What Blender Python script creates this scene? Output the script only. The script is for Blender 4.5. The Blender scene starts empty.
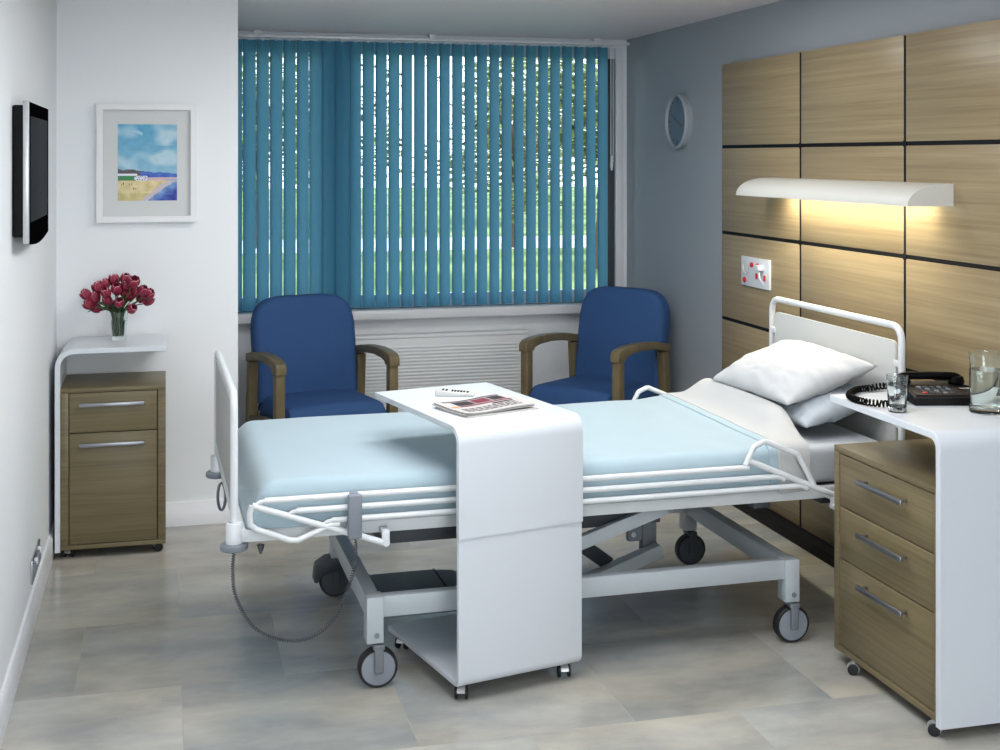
import bpy, bmesh, math, random
from math import sin, cos, pi, radians, sqrt, atan2
from mathutils import Vector, Matrix, noise

random.seed(7)
C = bpy.context.scene.collection
ORG = {}            # object name -> design-space origin its mesh is measured from


# ------------------------------------------------------------------ materials
def lin(c):
    return tuple(((v / 255) / 12.92 if v / 255 <= 0.04045 else ((v / 255 + 0.055) / 1.055) ** 2.4) for v in c) + (1.0,)


def new_mat(name):
    m = bpy.data.materials.new(name)
    m.use_nodes = True
    nt = m.node_tree
    b = nt.nodes['Principled BSDF']
    return m, nt, b


def setin(b, **kw):
    for k, v in kw.items():
        k = k.replace('_', ' ')
        if k in b.inputs:
            b.inputs[k].default_value = v


def plain(name, col, rough=0.5, metal=0.0, spec=0.5, nscale=0, namt=0.0, bump=0.0, bscale=200, coat=0.0):
    m, nt, b = new_mat(name)
    c = lin(col)
    setin(b, Base_Color=c, Roughness=rough, Metallic=metal, Specular_IOR_Level=spec, Coat_Weight=coat)
    tc = nt.nodes.new('ShaderNodeTexCoord')
    n = nt.nodes.new('ShaderNodeTexNoise')
    n.inputs['Scale'].default_value = nscale or 6
    n.inputs['Detail'].default_value = 4
    nt.links.new(tc.outputs['Object'], n.inputs['Vector'])
    mx = nt.nodes.new('ShaderNodeMix'); mx.data_type = 'RGBA'
    a = namt or 0.03
    mx.inputs['A'].default_value = tuple(v * (1 - a) for v in c[:3]) + (1,)
    mx.inputs['B'].default_value = tuple(min(1, v * (1 + a)) for v in c[:3]) + (1,)
    nt.links.new(n.outputs['Fac'], mx.inputs['Factor'])
    nt.links.new(mx.outputs['Result'], b.inputs['Base Color'])
    if bump:
        n2 = nt.nodes.new('ShaderNodeTexNoise'); n2.inputs['Scale'].default_value = bscale
        nt.links.new(tc.outputs['Object'], n2.inputs['Vector'])
        bp = nt.nodes.new('ShaderNodeBump'); bp.inputs['Strength'].default_value = bump
        bp.inputs['Distance'].default_value = 0.002
        nt.links.new(n2.outputs['Fac'], bp.inputs['Height'])
        nt.links.new(bp.outputs['Normal'], b.inputs['Normal'])
    return m


def wood(name, dark, light, scale, rough=0.38):
    """Straight grained veneer; scale stretches the noise along the grain axis."""
    m, nt, b = new_mat(name)
    tc = nt.nodes.new('ShaderNodeTexCoord')
    oi = nt.nodes.new('ShaderNodeObjectInfo')
    mul = nt.nodes.new('ShaderNodeMath'); mul.operation = 'MULTIPLY'; mul.inputs[1].default_value = 17.0
    nt.links.new(oi.outputs['Random'], mul.inputs[0])
    add = nt.nodes.new('ShaderNodeVectorMath'); add.operation = 'ADD'
    nt.links.new(tc.outputs['Object'], add.inputs[0]); nt.links.new(mul.outputs[0], add.inputs[1])
    mp = nt.nodes.new('ShaderNodeMapping'); mp.inputs['Scale'].default_value = scale
    nt.links.new(add.outputs[0], mp.inputs['Vector'])
    n1 = nt.nodes.new('ShaderNodeTexNoise'); n1.inputs['Scale'].default_value = 1.0
    n1.inputs['Detail'].default_value = 8; n1.inputs['Roughness'].default_value = 0.62; n1.inputs['Distortion'].default_value = 0.4
    n2 = nt.nodes.new('ShaderNodeTexNoise'); n2.inputs['Scale'].default_value = 0.22
    n2.inputs['Detail'].default_value = 2
    nt.links.new(mp.outputs[0], n1.inputs['Vector']); nt.links.new(mp.outputs[0], n2.inputs['Vector'])
    mm = nt.nodes.new('ShaderNodeMath'); mm.operation = 'MULTIPLY_ADD'
    mm.inputs[1].default_value = 0.7; nt.links.new(n1.outputs['Fac'], mm.inputs[0])
    m3 = nt.nodes.new('ShaderNodeMath'); m3.operation = 'MULTIPLY'; m3.inputs[1].default_value = 0.3
    nt.links.new(n2.outputs['Fac'], m3.inputs[0]); nt.links.new(m3.outputs[0], mm.inputs[2])
    cr = nt.nodes.new('ShaderNodeValToRGB')
    cr.color_ramp.elements[0].position = 0.32; cr.color_ramp.elements[0].color = lin(dark)
    cr.color_ramp.elements[1].position = 0.68; cr.color_ramp.elements[1].color = lin(light)
    nt.links.new(mm.outputs[0], cr.inputs[0]); nt.links.new(cr.outputs[0], b.inputs['Base Color'])
    setin(b, Roughness=rough, Specular_IOR_Level=0.4)
    return m


def fabric(name, col, amt=0.08, weave=900, rough=0.85, sheen=0.2, bump=0.25, wr=0.0):
    m, nt, b = new_mat(name)
    c = lin(col)
    tc = nt.nodes.new('ShaderNodeTexCoord')
    n = nt.nodes.new('ShaderNodeTexNoise'); n.inputs['Scale'].default_value = 7; n.inputs['Detail'].default_value = 5
    nt.links.new(tc.outputs['Object'], n.inputs['Vector'])
    mx = nt.nodes.new('ShaderNodeMix'); mx.data_type = 'RGBA'
    mx.inputs['A'].default_value = tuple(v * (1 - amt) for v in c[:3]) + (1,)
    mx.inputs['B'].default_value = tuple(min(1, v * (1 + amt)) for v in c[:3]) + (1,)
    nt.links.new(n.outputs['Fac'], mx.inputs['Factor']); nt.links.new(mx.outputs['Result'], b.inputs['Base Color'])
    n2 = nt.nodes.new('ShaderNodeTexNoise'); n2.inputs['Scale'].default_value = weave
    nt.links.new(tc.outputs['Object'], n2.inputs['Vector'])
    bp = nt.nodes.new('ShaderNodeBump'); bp.inputs['Strength'].default_value = bump; bp.inputs['Distance'].default_value = 0.001
    nt.links.new(n2.outputs['Fac'], bp.inputs['Height'])
    nt.links.new(bp.outputs['Normal'], b.inputs['Normal'])
    setin(b, Roughness=rough, Sheen_Weight=sheen, Specular_IOR_Level=0.25)
    return m


def emis(name, col, s):
    m, nt, b = new_mat(name)
    setin(b, Base_Color=lin(col), Emission_Color=lin(col), Emission_Strength=s, Roughness=0.4)
    return m


M = {}
M['wall'] = plain('white_paint', (230, 234, 237), 0.6, spec=0.3, nscale=1.5, namt=0.012, bump=0.06, bscale=350)
M['wall_blue'] = plain('blue_grey_wall', (156, 163, 169), 0.6, spec=0.3, nscale=1.5, namt=0.012, bump=0.06, bscale=350)  # darker and bluer than the other walls
M['ceiling'] = plain('ceiling_paint', (244, 234, 234), 0.4, spec=0.25, nscale=1.2, namt=0.01)
M['skirting'] = plain('skirting_gloss_paint', (222, 224, 228), 0.3, nscale=3)
M['white_lam'] = plain('white_laminate', (208, 214, 221), 0.28, spec=0.5, nscale=2, namt=0.006)
M['white_metal'] = plain('white_powder_coat', (214, 219, 222), 0.32, spec=0.5, nscale=6, namt=0.01)
M['frame_metal'] = plain('pale_grey_powder_coat', (178, 187, 193), 0.38, nscale=6, namt=0.02)
M['grey_plastic'] = plain('grey_plastic', (120, 128, 138), 0.45)
M['dark_grey'] = plain('charcoal_plastic', (62, 68, 74), 0.5)
M['caster_grey'] = plain('caster_housing_grey', (112, 118, 124), 0.45)
M['hub_grey'] = plain('wheel_hub_grey', (134, 141, 150), 0.4)
M['slate_grey'] = plain('slate_grey_plastic', (100, 113, 121), 0.45)
M['rubber'] = plain('black_rubber', (22, 23, 26), 0.6)
M['black'] = plain('black_gloss_plastic', (7, 7, 8), 0.5, spec=0.08)
M['black_matt'] = plain('black_matt', (12, 12, 14), 0.6, spec=0.2)
M['tv_black'] = plain('bezel_black', (6, 6, 7), 0.85, spec=0.0)
M['screen'] = plain('screen_glass', (40, 43, 47), 0.6, spec=0.03)
M['silver'] = plain('silver_plastic', (190, 192, 195), 0.3, metal=0.6)
M['chrome'] = plain('brushed_steel', (185, 188, 192), 0.24, metal=1.0, nscale=40, namt=0.04)
M['handle_steel'] = plain('handle_steel', (150, 153, 158), 0.36, metal=1.0, nscale=40, namt=0.04)
M['grey_panel'] = plain('pale_grey_laminate', (196, 198, 196), 0.4)
M['foot_panel'] = plain('foot_panel_laminate', (172, 174, 172), 0.4)
M['oak_panel'] = wood('oak_panel_veneer', (128, 112, 84), (162, 146, 114), (9, 1.1, 75), 0.34)
M['oak_x'] = wood('oak_front_veneer', (90, 81, 57), (122, 112, 83), (1.6, 12, 95), 0.4)
M['oak_y'] = wood('oak_drawer_veneer', (96, 86, 62), (127, 115, 86), (12, 1.6, 95), 0.4)
M['oak_chair'] = wood('oak_chair_frame', (92, 82, 58), (122, 110, 82), (14, 14, 5), 0.42)
M['blue_fab'] = fabric('blue_upholstery', (52, 84, 132), 0.06, 700, 0.8, 0.0, 0.2)
M['blanket'] = fabric('pale_blue_blanket', (162, 183, 193), 0.03, 600, 0.8, 0.2, 0.2)
M['sheet'] = fabric('white_cotton_sheet', (184, 186, 187), 0.02, 800, 0.8, 0.1, 0.15)
M['pillow'] = fabric('white_cotton_pillowcase', (192, 194, 196), 0.015, 800, 0.8, 0.1, 0.15)
M['pillow_shaded'] = fabric('shaded_cotton_pillowcase', (170, 179, 187), 0.02, 800, 0.8, 0.1, 0.15)  # grey stands for shade under the upper pillow, put into the colour
M['mattress'] = fabric('mattress_cover', (188, 195, 202), 0.02, 800, 0.7, 0.1, 0.1)
M['red'] = plain('red_plastic', (190, 22, 34), 0.35)
M['picture_white'] = plain('picture_frame_white', (226, 228, 229), 0.4)
M['mat_board'] = plain('picture_mat', (205, 208, 208), 0.7)
M['dial'] = plain('clock_dial', (104, 118, 132), 0.35)
M['clock_rim'] = plain('clock_rim_plastic', (156, 164, 170), 0.35)
M['stem'] = plain('tulip_stem_green', (60, 92, 44), 0.5, nscale=30, namt=0.15)
M['leaf'] = plain('tulip_leaf_green', (28, 58, 26), 0.45, nscale=30, namt=0.2)
M['paper'] = plain('newsprint', (184, 182, 180), 0.8, nscale=30, namt=0.02)
M['ink'] = plain('ink_grey', (70, 62, 70), 0.8)
M['ink_dark'] = plain('ink_dark', (34, 28, 36), 0.8, nscale=80, namt=0.6)
M['ink_red'] = plain('ink_maroon', (112, 40, 58), 0.8, nscale=60, namt=0.4)
M['ink_orange'] = plain('ink_orange', (214, 140, 70), 0.8)
M['lamp_body'] = plain('lamp_enamel', (208, 208, 202), 0.35)
M['diffuser'] = emis('lamp_diffuser', (255, 226, 170), 6.0)
M['lamp_fill_glow'] = emis('lamp_and_fill_diffuser', (248, 250, 255), 3.0)  # shared by the ceiling lamps, the added fill lights and the added window
M['brown_plastic'] = plain('dark_brown_plastic', (34, 27, 25), 0.65, spec=0.2)
M['radiator'] = plain('radiator_enamel', (232, 235, 238), 0.35)
M['bark'] = plain('tree_bark', (84, 68, 52), 0.9, nscale=20, namt=0.3)
M['path'] = plain('pale_paving', (230, 230, 226), 0.9, nscale=3, namt=0.06)


def petal_mat():
    m, nt, b = new_mat('tulip_petal')
    at = nt.nodes.new('ShaderNodeAttribute'); at.attribute_name = 'edge'
    n = nt.nodes.new('ShaderNodeTexNoise'); n.inputs['Scale'].default_value = 120
    ad = nt.nodes.new('ShaderNodeMath'); ad.operation = 'MULTIPLY_ADD'; ad.inputs[1].default_value = 0.35
    nt.links.new(n.outputs['Fac'], ad.inputs[0]); nt.links.new(at.outputs['Fac'], ad.inputs[2])
    cr = nt.nodes.new('ShaderNodeValToRGB')
    e = cr.color_ramp.elements
    e[0].position = 0.05; e[0].color = lin((120, 14, 44))
    e[1].position = 1.0; e[1].color = lin((146, 24, 58))
    x = e.new(1.04 - 0.04); x.color = lin((178, 36, 74))
    e[-1].position = 1.0
    e[-1].color = lin((230, 170, 184))
    e[-1].position = 1.0
    e[1].position = 0.78
    nt.links.new(ad.outputs[0], cr.inputs[0]); nt.links.new(cr.outputs[0], b.inputs['Base Color'])
    setin(b, Roughness=0.5)
    return m


M['petal'] = petal_mat()


def floor_mat():
    m, nt, b = new_mat('stone_effect_vinyl_tiles')
    tc = nt.nodes.new('ShaderNodeTexCoord')
    mp = nt.nodes.new('ShaderNodeMapping'); mp.inputs['Location'].default_value = (0.27, 0.02, 0)
    nt.links.new(tc.outputs['Object'], mp.inputs['Vector'])
    br = nt.nodes.new('ShaderNodeTexBrick')
    br.offset = 0.5; br.offset_frequency = 2; br.squash = 1.0
    br.inputs['Scale'].default_value = 1.0
    br.inputs['Brick Width'].default_value = 0.64
    br.inputs['Row Height'].default_value = 0.60
    br.inputs['Mortar Size'].default_value = 0.0012
    br.inputs['Mortar Smooth'].default_value = 0.3
    br.inputs['Bias'].default_value = 0.0
    br.inputs['Color1'].default_value = (0, 0, 0, 1); br.inputs['Color2'].default_value = (1, 1, 1, 1)
    br.inputs['Mortar'].default_value = (0.35, 0.35, 0.35, 1)
    nt.links.new(mp.outputs[0], br.inputs['Vector'])
    # per tile shift of the clouding, so that the veins stop at the joints
    vm = nt.nodes.new('ShaderNodeVectorMath'); vm.operation = 'SCALE'; vm.inputs['Scale'].default_value = 9.0
    nt.links.new(br.outputs['Color'], vm.inputs[0])
    av = nt.nodes.new('ShaderNodeVectorMath'); av.operation = 'ADD'
    nt.links.new(mp.outputs[0], av.inputs[0]); nt.links.new(vm.outputs[0], av.inputs[1])
    m2 = nt.nodes.new('ShaderNodeMapping'); m2.inputs['Scale'].default_value = (1.9, 3.6, 1)
    nt.links.new(av.outputs[0], m2.inputs['Vector'])
    n1 = nt.nodes.new('ShaderNodeTexNoise'); n1.inputs['Scale'].default_value = 1.5; n1.inputs['Detail'].default_value = 9
    n1.inputs['Roughness'].default_value = 0.58; n1.inputs['Distortion'].default_value = 0.15
    nt.links.new(m2.outputs[0], n1.inputs['Vector'])
    n2 = nt.nodes.new('ShaderNodeTexNoise'); n2.inputs['Scale'].default_value = 0.7; n2.inputs['Detail'].default_value = 3
    nt.links.new(m2.outputs[0], n2.inputs['Vector'])
    cr = nt.nodes.new('ShaderNodeValToRGB')
    e = cr.color_ramp.elements
    e[0].position = 0.22; e[0].color = lin((146, 148, 147))
    e[1].position = 0.86; e[1].color = lin((212, 206, 193))
    k = e.new(0.5); k.color = lin((181, 178, 170))
    nt.links.new(n1.outputs['Fac'], cr.inputs[0])
    hue = nt.nodes.new('ShaderNodeMix'); hue.data_type = 'RGBA'; hue.blend_type = 'MULTIPLY'
    cr2 = nt.nodes.new('ShaderNodeValToRGB')
    cr2.color_ramp.elements[0].position = 0.35; cr2.color_ramp.elements[0].color = (0.80, 0.90, 1.0, 1)
    cr2.color_ramp.elements[1].position = 0.65; cr2.color_ramp.elements[1].color = (1.0, 0.96, 0.87, 1)
    nt.links.new(n2.outputs['Fac'], cr2.inputs[0])
    hue.inputs['Factor'].default_value = 0.5
    nt.links.new(cr.outputs[0], hue.inputs['A']); nt.links.new(cr2.outputs[0], hue.inputs['B'])
    til = nt.nodes.new('ShaderNodeMix'); til.data_type = 'RGBA'; til.blend_type = 'MULTIPLY'
    cr3 = nt.nodes.new('ShaderNodeValToRGB')
    cr3.color_ramp.elements[0].color = (0.76, 0.78, 0.80, 1); cr3.color_ramp.elements[1].color = (1, 1, 1, 1)
    nt.links.new(br.outputs['Color'], cr3.inputs[0])
    til.inputs['Factor'].default_value = 1.0
    nt.links.new(hue.outputs['Result'], til.inputs['A']); nt.links.new(cr3.outputs[0], til.inputs['B'])
    nt.links.new(til.outputs['Result'], b.inputs['Base Color'])
    rr = nt.nodes.new('ShaderNodeMapRange'); rr.inputs['To Min'].default_value = 0.12; rr.inputs['To Max'].default_value = 0.26
    nt.links.new(n1.outputs['Fac'], rr.inputs['Value']); nt.links.new(rr.outputs[0], b.inputs['Roughness'])
    setin(b, Specular_IOR_Level=0.5)
    return m


M['floor'] = floor_mat()


def slat_mat():
    m, nt, b = new_mat('teal_blind_fabric')
    nt.nodes.remove(b)
    out = nt.nodes['Material Output']
    tc = nt.nodes.new('ShaderNodeTexCoord')
    n = nt.nodes.new('ShaderNodeTexNoise'); n.inputs['Scale'].default_value = 260
    nt.links.new(tc.outputs['Object'], n.inputs['Vector'])
    cr = nt.nodes.new('ShaderNodeValToRGB')
    cr.color_ramp.elements[0].color = lin((78, 140, 172)); cr.color_ramp.elements[1].color = lin((88, 150, 180))
    nt.links.new(n.outputs['Fac'], cr.inputs[0])
    d = nt.nodes.new('ShaderNodeBsdfDiffuse'); t = nt.nodes.new('ShaderNodeBsdfTranslucent')
    t.inputs['Color'].default_value = lin((124, 176, 198))
    nt.links.new(cr.outputs[0], d.inputs['Color'])
    mx = nt.nodes.new('ShaderNodeMixShader'); mx.inputs[0].default_value = 0.30
    nt.links.new(d.outputs[0], mx.inputs[1]); nt.links.new(t.outputs[0], mx.inputs[2])
    nt.links.new(mx.outputs[0], out.inputs['Surface'])
    return m


M['slat'] = slat_mat()


def pane_mat():
    m, nt, b = new_mat('window_pane_glass')
    nt.nodes.remove(b)
    out = nt.nodes['Material Output']
    t = nt.nodes.new('ShaderNodeBsdfTransparent'); t.inputs['Color'].default_value = (0.93, 0.96, 0.95, 1)
    g = nt.nodes.new('ShaderNodeBsdfGlossy'); g.inputs['Roughness'].default_value = 0.02
    f = nt.nodes.new('ShaderNodeFresnel'); f.inputs['IOR'].default_value = 1.4
    mx = nt.nodes.new('ShaderNodeMixShader')
    nt.links.new(f.outputs[0], mx.inputs[0]); nt.links.new(t.outputs[0], mx.inputs[1]); nt.links.new(g.outputs[0], mx.inputs[2])
    nt.links.new(mx.outputs[0], out.inputs['Surface'])
    return m


M['pane'] = pane_mat()


def glass(name, col=(245, 250, 250), rough=0.0, ior=1.45):
    m, nt, b = new_mat(name)
    setin(b, Base_Color=lin(col), Roughness=rough, IOR=ior, Transmission_Weight=1.0)
    n = nt.nodes.new('ShaderNodeTexNoise'); n.inputs['Scale'].default_value = 30
    bp = nt.nodes.new('ShaderNodeBump'); bp.inputs['Strength'].default_value = 0.03; bp.inputs['Distance'].default_value = 0.001
    nt.links.new(n.outputs['Fac'], bp.inputs['Height']); nt.links.new(bp.outputs['Normal'], b.inputs['Normal'])
    return m


M['glass'] = glass('clear_glass')
M['water'] = glass('water', (236, 244, 244), 0.0, 1.33)


def leaf_mat():
    m, nt, b = new_mat('tree_leaves')
    oi = nt.nodes.new('ShaderNodeTexCoord')
    n = nt.nodes.new('ShaderNodeTexNoise'); n.inputs['Scale'].default_value = 3.0; n.inputs['Detail'].default_value = 6
    nt.links.new(oi.outputs['Object'], n.inputs['Vector'])
    cr = nt.nodes.new('ShaderNodeValToRGB')
    e = cr.color_ramp.elements
    e[0].position = 0.35; e[0].color = lin((70, 84, 44)); e[1].position = 0.68; e[1].color = lin((170, 176, 112))
    nt.links.new(n.outputs['Fac'], cr.inputs[0]); nt.links.new(cr.outputs[0], b.inputs['Base Color'])
    setin(b, Roughness=0.6)
    return m


M['leaves'] = leaf_mat()


def lawn_mat():
    m, nt, b = new_mat('lawn_grass')
    tc = nt.nodes.new('ShaderNodeTexCoord')
    n = nt.nodes.new('ShaderNodeTexNoise'); n.inputs['Scale'].default_value = 0.45; n.inputs['Detail'].default_value = 9
    nt.links.new(tc.outputs['Object'], n.inputs['Vector'])
    cr = nt.nodes.new('ShaderNodeValToRGB')
    e = cr.color_ramp.elements
    e[0].position = 0.38; e[0].color = lin((74, 104, 44)); e[1].position = 0.62; e[1].color = lin((160, 172, 104))
    nt.links.new(n.outputs['Fac'], cr.inputs[0]); nt.links.new(cr.outputs[0], b.inputs['Base Color'])
    setin(b, Roughness=0.9)
    return m


M['lawn'] = lawn_mat()


# ------------------------------------------------------------------ geometry helpers
def fillet(pts, r, n=6, closed=False):
    P = [Vector(p) for p in pts]
    out = []
    N = len(P)
    for i in range(N):
        if not closed and i in (0, N - 1):
            out.append(P[i]); continue
        a, p, b = P[(i - 1) % N], P[i], P[(i + 1) % N]
        u, v = (a - p), (b - p)
        rr = min(r, u.length * 0.49, v.length * 0.49)
        if rr < 1e-5 or u.normalized().angle(-v.normalized()) < 0.01:
            out.append(p); continue
        half = u.angle(v) / 2
        t = min(rr / math.tan(half), u.length * 0.49, v.length * 0.49)
        s, e = p + u.normalized() * t, p + v.normalized() * t
        for k in range(n + 1):
            q = k / n
            out.append(s * (1 - q) ** 2 + p * 2 * q * (1 - q) + e * q * q)
    return out


class MB:
    def __init__(s):
        s.bm = bmesh.new()

    def merge(s, t, mat=None):
        if mat is not None:
            bmesh.ops.transform(t, matrix=mat, verts=t.verts)
        me = bpy.data.meshes.new('tmp'); t.to_mesh(me); t.free()
        s.bm.from_mesh(me); bpy.data.meshes.remove(me)
        return s

    def box(s, x0, x1, y0, y1, z0, z1, bv=0.002, seg=2, mat=None):
        t = bmesh.new()
        bmesh.ops.create_cube(t, size=1)
        for v in t.verts:
            v.co = Vector(((x0 + x1) / 2 + v.co.x * abs(x1 - x0), (y0 + y1) / 2 + v.co.y * abs(y1 - y0), (z0 + z1) / 2 + v.co.z * abs(z1 - z0)))
        bv = min(bv, 0.45 * min(abs(x1 - x0), abs(y1 - y0), abs(z1 - z0)))
        if bv > 0:
            bmesh.ops.bevel(t, geom=list(t.edges), offset=bv, segments=seg, affect='EDGES', profile=0.5)
        return s.merge(t, mat)

    def beam(s, p, q, w, h, bv=0.002):
        """box between p and q; h is its size in the vertical plane, w across."""
        p, q = Vector(p), Vector(q)
        d = q - p
        X = d.normalized(); Y = Vector((0, 0, 1)).cross(X)
        if Y.length < 1e-4: Y = Vector((0, 1, 0))
        Y.normalize(); Z = X.cross(Y)
        m = Matrix(((X.x, Y.x, Z.x, p.x), (X.y, Y.y, Z.y, p.y), (X.z, Y.z, Z.z, p.z), (0, 0, 0, 1)))
        return s.box(0, d.length, -w / 2, w / 2, -h / 2, h / 2, bv, mat=m)

    def prism(s, poly, f, w0, w1, bv=0.0, seg=2):
        """poly: 2D points; f(u, v, w) gives the 3D point."""
        t = bmesh.new()
        A = [t.verts.new(f(u, v, w0)) for u, v in poly]
        B = [t.verts.new(f(u, v, w1)) for u, v in poly]
        n = len(poly)
        e = []
        fa = t.faces.new(A); fb = t.faces.new(B[::-1])
        for i in range(n):
            j = (i + 1) % n
            t.faces.new((A[j], A[i], B[i], B[j]))
        bmesh.ops.recalc_face_normals(t, faces=t.faces)
        if bv:
            ed = list(fa.edges) + list(fb.edges)
            bmesh.ops.bevel(t, geom=ed, offset=bv, segments=seg, affect='EDGES', profile=0.5)
        return s.merge(t)

    def tube(s, pts, r, seg=12, closed=False, caps=True):
        P = [Vector(p) for p in pts]
        n = len(P)
        R = r if isinstance(r, (list, tuple)) else [r] * n
        T = []
        for i in range(n):
            a = P[(i - 1) % n] if (closed or i) else P[i]
            b = P[(i + 1) % n] if (closed or i < n - 1) else P[i]
            T.append((b - a).normalized())
        up = Vector((0, 0, 1)) if abs(T[0].z) < 0.9 else Vector((1, 0, 0))
        N = (up - T[0] * up.dot(T[0])).normalized()
        rings = []
        for i in range(n):
            N = (N - T[i] * N.dot(T[i])).normalized()
            Bn = T[i].cross(N)
            rings.append([s.bm.verts.new(P[i] + (N * cos(2 * pi * k / seg) + Bn * sin(2 * pi * k / seg)) * R[i]) for k in range(seg)])
        m = n if closed else n - 1
        for i in range(m):
            A, B = rings[i], rings[(i + 1) % n]
            for k in range(seg):
                l = (k + 1) % seg
                s.bm.faces.new((A[k], A[l], B[l], B[k]))
        if caps and not closed:
            s.bm.faces.new(rings[0][::-1]); s.bm.faces.new(rings[-1])
        return s

    def lathe(s, prof, c=(0, 0, 0), seg=32, axis='z', closed=False):
        """prof: (radius, height) pairs; a radius of 0 closes the end."""
        c = Vector(c)

        def pt(r, h, a):
            x, y = r * cos(a), r * sin(a)
            if axis == 'z': return c + Vector((x, y, h))
            if axis == 'y': return c + Vector((x, h, y))
            return c + Vector((h, x, y))
        rings = []
        for r, h in prof:
            if r < 1e-6:
                rings.append([s.bm.verts.new(pt(0, h, 0))])
            else:
                rings.append([s.bm.verts.new(pt(r, h, 2 * pi * k / seg)) for k in range(seg)])
        m = len(rings)
        for i in range(m if closed else m - 1):
            A, B = rings[i], rings[(i + 1) % m]
            if len(A) == 1 and len(B) == 1: continue
            for k in range(seg):
                l = (k + 1) % seg
                if len(A) == 1: s.bm.faces.new((A[0], B[l], B[k]))
                elif len(B) == 1: s.bm.faces.new((A[k], A[l], B[0]))
                else: s.bm.faces.new((A[k], A[l], B[l], B[k]))
        return s

    def grid(s, f, nu, nv, wrap=False):
        G = [[s.bm.verts.new(f(i / (nu - 1), j / (nv - 1))) for j in range(nv)] for i in range(nu)]
        for i in range(nu - 1):
            for j in range(nv - 1):
                s.bm.faces.new((G[i][j], G[i + 1][j], G[i + 1][j + 1], G[i][j + 1]))
        return G


def build(name, mb, mat, parent=None, sharp=32, org=None, weld=False, recalc=True):
    bm = mb.bm
    if weld:
        bmesh.ops.remove_doubles(bm, verts=bm.verts, dist=1e-5)
    if recalc:
        bmesh.ops.recalc_face_normals(bm, faces=bm.faces)
    if org is None:
        org = ORG[parent.name] if parent is not None else Vector((0, 0, 0))
    org = Vector(org)
    if org.length:
        bmesh.ops.translate(bm, vec=-org, verts=bm.verts)
    me = bpy.data.meshes.new(name)
    bm.to_mesh(me); bm.free()
    for p in me.polygons: p.use_smooth = True
    if sharp: me.set_sharp_from_angle(angle=radians(sharp))
    me.materials.append(M[mat] if isinstance(mat, str) else mat)
    o = bpy.data.objects.new(name, me)
    C.objects.link(o)
    ORG[o.name] = org
    if parent is not None:
        o.parent = parent
    else:
        o.location = org
    return o


def tag(o, label, cat, group=None):
    o['label'] = label; o['category'] = cat
    if group: o['group'] = group
    return o


def thing(name, label, cat, loc=(0, 0, 0), rz=0.0, group=None, local=False):
    """Empty at a thing's base. Its meshes are drawn in room coordinates, or (local) round the base itself."""
    o = bpy.data.objects.new(name, None)
    o.empty_display_size = 0.1
    C.objects.link(o)
    o.location = loc; o.rotation_euler = (0, 0, rz)
    ORG[o.name] = Vector((0, 0, 0)) if local else Vector(loc)
    return tag(o, label, cat, group)


def struct(name, mb, mat, parent=None, **kw):
    o = build(name, mb, mat, parent, **kw)
    if parent is None: o['kind'] = 'structure'
    return o


def copy_tree(o, parent=None):
    c = o.copy(); C.objects.link(c)
    ORG[c.name] = ORG[o.name]
    if parent is not None: c.parent = parent
    for ch in list(o.children):
        copy_tree(ch, c)
    return c


# ------------------------------------------------------------------ room
XL, XR, YC, XA, YB, YF, ZC = -0.46, 2.71, 6.00, 0.32, 7.44, -3.4, 2.36
struct('floor', MB().box(XL - .1, XR + .1, YF - .1, YB + .1, -.05, 0, 0), 'floor')
struct('ceiling', MB().box(XL - .1, XR + .1, YF - .1, YB + .1, ZC, ZC + .08, 0), 'ceiling')
struct('wall_left', MB().box(XL - .1, XL, YF, YC, 0, ZC, 0), 'wall')
struct('wall_right', MB().box(XR, XR + .1, YF, YB + .1, 0, ZC, 0), 'wall_blue')
struct('wall_front', MB().box(XL - .1, XR + .1, YF - .1, YF, 0, ZC, 0), 'wall')
struct('wall_alcove', MB().box(XL - .1, XA, YC, YB + .1, 0, ZC, 0), 'wall')
WX0, WX1, WZ0, WZ1 = XA, 2.69, 0.776, 2.31
b = MB()
b.box(XA, XR, YB, YB + .1, 0, WZ0, 0)
b.box(XA, XR, YB, YB + .1, WZ1, ZC, 0)
b.box(WX1, XR, YB, YB + .1, WZ0, WZ1, 0)
struct('wall_back', b, 'wall')


def skirt(name, f, length, h=0.105, t=0.016):
    poly = [(0, 0), (t, 0), (t, h - .012), (t * .55, h), (0, h)]
    b = MB(); b.prism(poly, f, 0, length)
    return struct(name, b, 'skirting')


skirt('baseboard_left', lambda u, v, w: (XL + u, YF + w, v), YC - YF)
skirt('baseboard_alcove', lambda u, v, w: (XL + .016 + w, YC - u, v), XA - XL - .016)
skirt('baseboard_back', lambda u, v, w: (XA + w, YB - u, v), XR - XA - .02)
skirt('baseboard_right', lambda u, v, w: (XR - u, 5.96 + w, v), YB - 5.96 - .02)

# window
win = bpy.data.objects.new('window_1', None); C.objects.link(win); win['kind'] = 'structure'
win.location = (1.5, YB + .05, WZ0); ORG['window_1'] = Vector(win.location)
fy0, fy1 = YB + .03, YB + .085
b = MB()
b.box(WX0, WX1, fy0, fy1, WZ0, WZ0 + .075, .004)
b.box(WX0, WX1, fy0, fy1, WZ1 - .065, WZ1, .004)
b.box(WX0, WX0 + .06, fy0, fy1, WZ0 + .075, WZ1 - .065, .004)
b.box(WX1 - .05, WX1, YB - .004, fy1, WZ0, WZ1, .004)
b.box(0.855, 1.03, fy0 - .02, fy1, WZ0 + .075, WZ1 - .065, .004)
struct('window_frame', b, 'skirting', win)
b = MB(); b.box(2.585, WX1 - .048, YB + .02, YB + .05, WZ0 + .075, WZ1 - .065, .002)
struct('window_dark_strip', b, 'dark_grey', win)  # dark strip between the end of the blind and the frame
struct('window_pane', MB().box(WX0 + .06, .855, YB + .055, YB + .059, WZ0 + .075, WZ1 - .065, 0), 'pane', win)
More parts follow.
